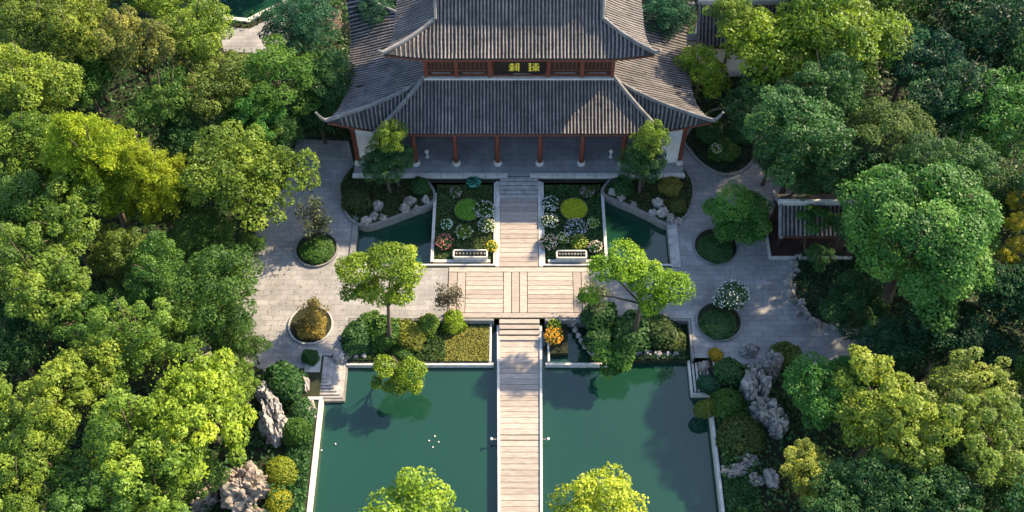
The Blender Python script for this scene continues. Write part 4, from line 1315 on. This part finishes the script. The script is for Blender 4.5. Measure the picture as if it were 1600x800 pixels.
# round clipped beds
def round_bed(px, py, rpx, col, rim, label):
    c = P(px, py, .3); r = rpx / ppm(c)
    g = np.random.default_rng(int(px))
    root = empty('round_clipped_bed', (c.x, c.y, -.12)); tag(root, label, 'shrub')
    m = 2600
    rr = np.sqrt(g.random(m)) * r * .97; a = g.uniform(0, 6.283, m)
    p = np.stack([rr * np.cos(a), rr * np.sin(a), .30 + .12 * (1 - (rr / r) ** 2) + g.normal(0, .025, m)], 1)
    f = ob('foliage', leaf_mesh('foliage', p, nrm(np.array([0, 0, 1.]) + g.normal(size=(m, 3)) * .45), .15, .08, g.normal(.5, .2, m), M['leaf'], g), None, root)
    f.color = (*col, 1)
    MB().lathe([(r * .9, 0), (r * .98, .28), (r * .5, .36), (.02, .38)], 28).build('core', M['soil'], root)
    mb = MB(); pts = [(r * 1.02 * math.cos(2 * math.pi * k / 32), r * 1.02 * math.sin(2 * math.pi * k / 32), .30) for k in range(33)]
    mb.tube(pts, .055, 6, False).build('rim', M['leaf'], root).color = (*rim, 1)
round_bed(731, 326, 21, (.15, .30, .035), (.22, .30, .12), 'round lawn-green clipped shrub with pale rim in the flower bed')
round_bed(897, 325, 21, (.40, .44, .03), (.34, .40, .12), 'round bright yellow clipped shrub with pale rim in the flower bed')
# stone troughs
for px, py, wpx, lab in ((735, 398, 52, 'pinkish stone trough in the bed of the lawn-green round shrub'), (893, 399, 46, 'pinkish stone trough in the bed of the yellow round shrub')):
    c = P(px, py, .3); hw = wpx / ppm(c) / 2
    root = empty('stone_trough', (c.x, c.y, -.12)); tag(root, lab, 'planter')
    MB().box(-hw, hw, -.38, -.26, 0, .62).build('front_panel', M['kerb'], root, bevel=.015)
    MB().box(-hw, hw, .26, .38, 0, .62).build('back_panel', M['kerb'], root, bevel=.015)
    for s in (-1, 1):
        MB().box(s * hw - .06, s * hw + .06, -.262, .262, 0, .60).build('end_panel', M['kerb'], root)
    MB().box(-hw + .07, hw - .07, -.25, .25, 0, .5).build('soil', M['soil'], root)
    n = 9
    for k in range(n):
        x = -hw + .2 + (2 * hw - .4) * k / (n - 1)
        MB().lathe([(.05, .5), (.09, .56), (.07, .64), (.01, .67)], 7, (x, 0)).build('pebble', M['rockpale'], root, True)

# ---- ground planting (uncountable)
def scatter(name, polys, n, z, h, L, W, col, label, cat, seed, mat='leaf', avoid=None, lumps=0.0):
    g = np.random.default_rng(seed)
    pts = []
    for (x0, x1, y0, y1), k in polys:
        q = np.stack([g.uniform(x0, x1, k), g.uniform(y0, y1, k)], 1)
        pts.append(q)
    q = np.concatenate(pts)
    if avoid is not None:
        q = q[~avoid(q)]
    m = len(q)
    hh = h * (.5 + .5 * np.sin(q[:, 0] * .9 + 1.3 * np.sin(q[:, 1] * .7)) * np.sin(q[:, 1] * 1.1 + np.sin(q[:, 0] * .8)))
    zz = z + g.random(m) ** .6 * (.25 * h + hh * (1 if lumps else .3))
    c = np.stack([q[:, 0], q[:, 1], zz], 1)
    n_ = nrm(np.array([0, 0, 1.]) + g.normal(size=(m, 3)) * .6)
    me = leaf_mesh(name, c, n_, L * g.uniform(.6, 1.3, m), W * g.uniform(.7, 1.2, m), g.normal(.5, .2, m), M[mat], g)
    o = ob(name, me)
    o.color = (*col, 1)
    tag(o, label, cat, None, 'stuff')
    return o
hol = blob(pxpoly([(1250, 400), (1240, 430), (1248, 470), (1280, 500), (1330, 512), (1380, 500), (1380, 420), (1300, 395)]))
def inpoly(q, poly):
    x, y = q[:, 0], q[:, 1]
    ins = np.zeros(len(q), bool)
    n = len(poly)
    for i in range(n):
        x0, y0 = poly[i]; x1, y1 = poly[(i + 1) % n]
        cnd = ((y0 > y) != (y1 > y)) & (x < (x1 - x0) * (y - y0) / (y1 - y0 + 1e-12) + x0)
        ins ^= cnd
    return ins
def av(q):
    b = inpoly(q, left_poly) | inpoly(q, right_poly) | inpoly(q, H4) | inpoly(q, fq)
    x, y = q[:, 0], q[:, 1]
    b |= (x > -14.4) & (x < 13.8) & (y < 55)
    b |= (x > -15.9) & (x < 14.6) & (y < 55) & (y > 34.6)
    b |= (abs(x) < 14) & (y > 54) & (y < 69)
    b |= (x > 20) & (x < 28) & (y > 47.5) & (y < 52.5)
    for p, r in planters:
        b |= (x - p.x) ** 2 + (y - p.y) ** 2 < (r + .3) ** 2
    return b
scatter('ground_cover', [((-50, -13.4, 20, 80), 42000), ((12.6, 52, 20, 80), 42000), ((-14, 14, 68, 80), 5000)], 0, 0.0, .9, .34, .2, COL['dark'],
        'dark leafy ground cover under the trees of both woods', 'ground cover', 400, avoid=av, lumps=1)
g_ = np.random.default_rng(77)
q_ = np.stack([g_.uniform(-21, 26, 5200), g_.uniform(37.5, 60, 5200)], 1)
hole_ = inpoly(q_, islL) | inpoly(q_, islR) | inpoly(q_, leafbed) | inpoly(q_, hol)
for p_, r_2 in planters:
    hole_ |= (q_[:, 0] - p_.x) ** 2 + (q_[:, 1] - p_.y) ** 2 < (r_2 + .2) ** 2
q_ = q_[(inpoly(q_, left_poly) | inpoly(q_, right_poly)) & ~hole_]
q_ = q_[g_.random(len(q_)) < np.clip((np.abs(q_[:, 0]) - 9) / 14, .05, 1)]
c_ = np.stack([q_[:, 0], q_[:, 1], np.full(len(q_), .03)], 1)
fl_ = ob('fallen_leaves', leaf_mesh('fallen_leaves', c_, nrm(np.array([0, 0, 1.]) + g_.normal(size=c_.shape) * .12), .11 * g_.uniform(.6, 1.4, len(c_)), .07, g_.uniform(0, 1, len(c_)), M['leaf'], g_, .05))
fl_.color = (.14, .11, .04, 1)
tag(fl_, 'sparse fallen leaves lying on the paved courts', 'leaves', None, 'stuff')
scatter('bank_planting', [((-16.2, -14.45, 25.6, 34.6), 5200), ((13.9, 16.2, 25.6, 34.6), 5200)], 0, 0.0, .5, .24, .14, COL['dark'], 'dark low planting along both pond kerbs', 'plants', 410, lumps=1)
scatter('flower_carpet', [((-6.4, -2.3, 38.25, 41.2), 4200)], 0, -.48, .16, .14, .10, (.20, .20, .045), 'yellow-ochre flower carpet between the left pond shrubs and bridge', 'flowers', 401, 'petal')
scatter('bed_planting', [((-6.6, -2.1, 46.95, 54.2), 5200)], 0, -.12, .28, .2, .11, (.070, .115, .03), 'mixed low green planting round the lawn-green round shrub', 'plants', 402)
scatter('bed_planting', [((2.1, 6.6, 46.95, 54.2), 5200)], 0, -.12, .28, .2, .11, (.050, .115, .03), 'mixed low green planting round the yellow round shrub', 'plants', 403)
scatter('island_planting', [((-15, -6.5, 50, 56.3), 7000)], 0, .1, .22, .2, .11, (.05, .075, .022), 'low olive planting on the left garden island', 'plants', 404, avoid=lambda q: ~inpoly(q, islL))
scatter('island_planting', [((6, 15, 50, 56.3), 7000)], 0, .1, .22, .2, .11, (.055, .080, .022), 'low olive planting on the right garden island', 'plants', 405, avoid=lambda q: ~inpoly(q, islR))
scatter('leaf_bed_planting', [((12.5, 21, 54, 62), 6000)], 0, .12, .2, .2, .11, (.022, .06, .025), 'dark low planting covering the leaf-shaped bed', 'plants', 406, avoid=lambda q: ~inpoly(q, leafbed))
scatter('pond_bed_planting', [((-12.5, -5.5, 38.3, 41.3), 4500)], 0, -.48, .35, .22, .13, (.04, .08, .02), 'low green planting under the shrubs of the left pond bed', 'plants', 407)
scatter('pond_bed_planting', [((5.3, 12.5, 38.4, 41.3), 4500)], 0, -.48, .35, .22, .13, (.02, .055, .02), 'low dark planting under the shrubs of the right pond bed', 'plants', 408)

scatter('ringed_bed_planting', [((20, 32, 38, 50), 9000)], 0, .03, .5, .26, .15, COL['deep'], 'dark leafy planting inside the curving row of stones', 'plants', 409, avoid=lambda q: ~inpoly(q, hol), lumps=1)
# ------------------------------------------------------------------ rocks
def rock_mesh(seed, dims, sub=4, rough=.28, freq=1.6, vert=1.0, holes=True):
    bm = bmesh.new()
    bmesh.ops.create_icosphere(bm, subdivisions=sub, radius=1.0)
    off = Vector((seed * 3.1, seed * 1.7, seed * .9))
    for v in bm.verts:
        p = v.co.copy()
        q = Vector((p.x * freq, p.y * freq, p.z * freq / vert)) + off
        d = noise.fractal(q, .9, 2.0, 5) * rough
        w = noise.ridged_multi_fractal(q * .9, 1.0, 2.1, 4, 1.0, 2.0) * rough * .3
        d += noise.fractal(q * 3.5, .8, 2.0, 4) * .11
        c = noise.voronoi(q * 1.7)[0]
        cell = (c[1] - c[0])
        k = 1 + d + w - rough * .55 + (min(.22, cell) - .18) * .75
        v.co = Vector((p.x * dims[0] * k, p.y * dims[1] * k, max(-.25, p.z) * dims[2] * k))
    bmesh.ops.recalc_face_normals(bm, faces=bm.faces)
    me = bpy.data.meshes.new('garden_rock')
    bm.to_mesh(me); bm.free()
    return me
def rock(px, py, z, w, d, h, label, seed, mat='rock', rz=0, vert=1.0, rough=.28, sub=4, group=None, name='garden_rock', z0=0.0, freq=1.6):
    """w, d radii and h height in metres; the middle of its visible face at the pixel"""
    c = P(px, py, z)
    o = ob(name, rock_mesh(seed, (w, d, h), sub, rough, freq, vert), M[mat], None, (c.x, c.y, z0), rz)
    tag(o, label, 'rock', group)
    return o
rock(424, 650, 1.2, .95, 1.9, 3.0, 'tall craggy grey-pink rock left of the egg-shaped shrub', 1, 'rock', .2, 1.25, .30, 5)
rock(415, 610, .8, .8, .8, 1.8, 'smaller grey rock behind the tall one left of the shrub', 2, 'rock', 1.1, 1.4, .3)
rock(378, 762, 1.3, 1.75, 1.4, 3.4, 'big brown craggy rock beside the bright yellow clipped shrub', 3, 'rockbrown', .4, 1.3, .3, 5)
rock(318, 778, .5, 1.1, .7, 1.1, 'low pinkish rock left of the big brown one', 4, 'rockbrown', .8, 1.0, .25)
rock(392, 800, .4, 1.3, .6, .9, 'flat pale brown rock in front of the big brown one', 5, 'rockbrown', -.4, 1.0, .25)
rock(1182, 600, 1.5, .85, 1.6, 3.6, 'tallest grey-purple rock of the group right of the pond', 6, 'rock', .1, 1.25, .30, 5)
rock(1203, 640, 1.3, .75, 1.3, 3.0, 'tall narrow grey rock leaning on the tallest of the group', 7, 'rock', .9, 1.25, .30, 5)
rock(1172, 545, .4, .7, .6, 1.0, 'rounded pale grey rock at the court end of the rock group', 8, 'rockpale', .3, 1.0, .22)
rock(1208, 568, .9, .75, .8, 2.3, 'mid-height grey rock behind the tallest of the group', 9, 'rock', .5, 1.6, .3)
rock(1218, 665, .8, .8, .7, 1.9, 'grey rock at the foot of the yellow-green tree by the pond', 10, 'rock', 1.5, 1.5, .3)
rock(1165, 712, .5, 1.2, .5, .9, 'long pale knobbly rock slanting above the dark hollow', 11, 'rockpale', -.6, 1.0, .34, 4)
rock(1150, 733, .4, 1.1, .5, .8, 'pale knobbly rock lying across the pond kerb', 12, 'rockpale', .1, 1.0, .34, 4)
rock(1180, 748, .4, .5, .6, .8, 'short pale rock hanging over the dark hollow', 13, 'rockpale', .3, 1.0, .3)
rock(1205, 745, .6, .5, .8, 1.4, 'bluish-grey rock at the back of the dark hollow', 14, 'rock', .3, 1.3, .3)
rock(1100, 572, .1, .5, .35, .6, 'small pale rock by the yellow flower ball', 15, 'rockpale', .6, 1.0, .25, 3)
# rocks round the left corner steps
rock(530, 553, .1, .65, .5, .7, 'grey rock between corner steps and left pond bed', 16, 'rock', .5, 1.0, .25, 3, z0=-.4)
rock(478, 600, .1, .3, .8, .9, 'narrow grey rock edging the corner steps', 17, 'rock', .2, 1.0, .3, 3)
rock(486, 640, .1, .35, .8, .8, 'small pale rock behind the pond kerb end', 18, 'rockpale', .2, 1.0, .3, 3)
# stones along islands
for i, (x, y_, w) in enumerate(((572, 345, .5), (584, 337, .45), (590, 322, .55), (598, 340, .4), (632, 326, .5), (640, 315, .6), (650, 326, .4), (665, 312, .45))):
    rock(x, y_, .2, w, w * .8, w * 1.3, 'pale pinkish stone on the water edge of the left island', 30 + i, 'rockpale', i * .7, 1.0, .3, 3, 'stones edging the left island', 'edging_stone')
for i, (x, y_, w) in enumerate(((958, 300, .5), (972, 308, .45), (990, 320, .4), (1028, 318, .6), (1036, 332, .6), (1048, 342, .5), (1020, 332, .4), (1060, 345, .4))):
    rock(x, y_, .2, w, w * .8, w * 1.3, 'pale grey stone on the water edge of the right island', 50 + i, 'rockpale', i * .9, 1.0, .3, 3, 'stones edging the right island', 'edging_stone')
# curving row of stones on the right court
row = [(1248, 402), (1241, 412), (1246, 421), (1236, 431), (1232, 441), (1240, 448), (1236, 459), (1242, 469), (1252, 474), (1256, 484), (1246, 489), (1262, 492), (1270, 500), (1278, 505), (1305, 509), (1320, 512)]
for i, (x, y_) in enumerate(row):
    w = random.uniform(.30, .48)
    rock(x, y_, .2, w, w * .85, w * random.uniform(1.0, 1.6), 'pale stone in the curving row edging the dark bed by the pavilion', 70 + i, 'rockpale', i * 1.3, 1.0, .35, 3, 'curving row of pale stones', 'edging_stone')
bed('stone_ringed_bed_soil', hol, .03, None, -.2)
# pebble arc and rock wall in the right pond bed
arc = [(896, 505), (899, 514), (904, 523), (909, 532), (915, 540), (922, 547), (928, 553)]
for i, (x, y_) in enumerate(arc):
    rock(x, y_, -.35, .28, .24, .32, 'pale pebble in the curved edge beside the orange flowers', 100 + i, 'rockpale', i, 1.0, .25, 2, 'pebbles of the curved edge', 'edging_stone', z0=-.5)
for i, x in enumerate((998, 1012, 1028, 1042, 1056)):
    rock(x, 553, -.5, .48, .4, .75, 'grey stone of the low rock wall along the pond, right bed', 110 + i, 'rock', i * .3, 1.0, .25, 3, 'stones of the low rock wall', 'wall_stone', z0=-.9)
for i, x in enumerate((545, 556, 568)):
    rock(x, 556, -.4, .3, .25, .4, 'small stone at the water edge of the left bed', 120 + i, 'rock', i, 1.0, .25, 2, 'small stones at the left bed', 'edging_stone', z0=-.5)

bn = P(312, 557, .4)
t = empty('slatted_bench', (bn.x, bn.y, 0), .2); tag(t, 'small grey slatted bench in the gap below the fine-leaved dark tree', 'bench')
for k in range(4):
    MB().box(-.9, .9, -.3 + k * .16, -.18 + k * .16, .40, .45).build('slat', M['step'], t)
for k in range(3):
    MB().box(-.9, .9, .36, .40, .55 + k * .16, .66 + k * .16).build('back_slat', M['step'], t)
for sx in (-.75, .75):
    MB().box(sx - .05, sx + .05, -.28, .36, 0, .395).build('leg', M['darkstone'], t)
    MB().box(sx - .04, sx + .04, .405, .46, 0, 1.02).build('back_post', M['darkstone'], t)
# ------------------------------------------------------------------ floating bits on the pond
def floater(px, py, label, r=.075):
    c = P(px, py, WZ)
    t = empty('water_lily', (c.x, c.y, WZ)); tag(t, label, 'water lily', 'tiny white water lilies floating on the pond')
    n = 12
    pts = [(r * 1.6 * math.cos(a), r * 1.6 * math.sin(a), .012) for a in np.linspace(.3, 2 * math.pi - .1, n)]
    MB().add([(0, 0, .012)] + pts, [(0, i + 1, i + 2) for i in range(n - 1)]).build('pad', M['leaf'], t).color = (.06, .13, .05, 1)
    mb = MB()
    for k in range(6):
        a = k * math.pi / 3
        d = Vector((math.cos(a), math.sin(a), 0)); s = Vector((-d.y, d.x, 0)) * r * .25
        mb.add([Vector((0, 0, .02)), d * r * .5 + s + Vector((0, 0, .06)), d * r + Vector((0, 0, .10)), d * r * .5 - s + Vector((0, 0, .06))], [(0, 1, 2, 3)])
    mb.build('flower', M['whitepaint'], t)
for x, y_ in ((671, 689), (680, 682), (686, 691), (677, 699), (525, 694)):
    floater(x, y_, 'tiny white water lily floating on the dark green pond')
for x, y_ in ((503, 704), ):
    floater(x, y_, 'tiny white water lily floating on the dark green pond')

# ------------------------------------------------------------------ render setup
scene.render.engine = 'CYCLES'
scene.cycles.max_bounces = 6
scene.cycles.diffuse_bounces = 3
scene.cycles.transmission_bounces = 4
scene.render.resolution_x = 1024
scene.render.resolution_y = 512
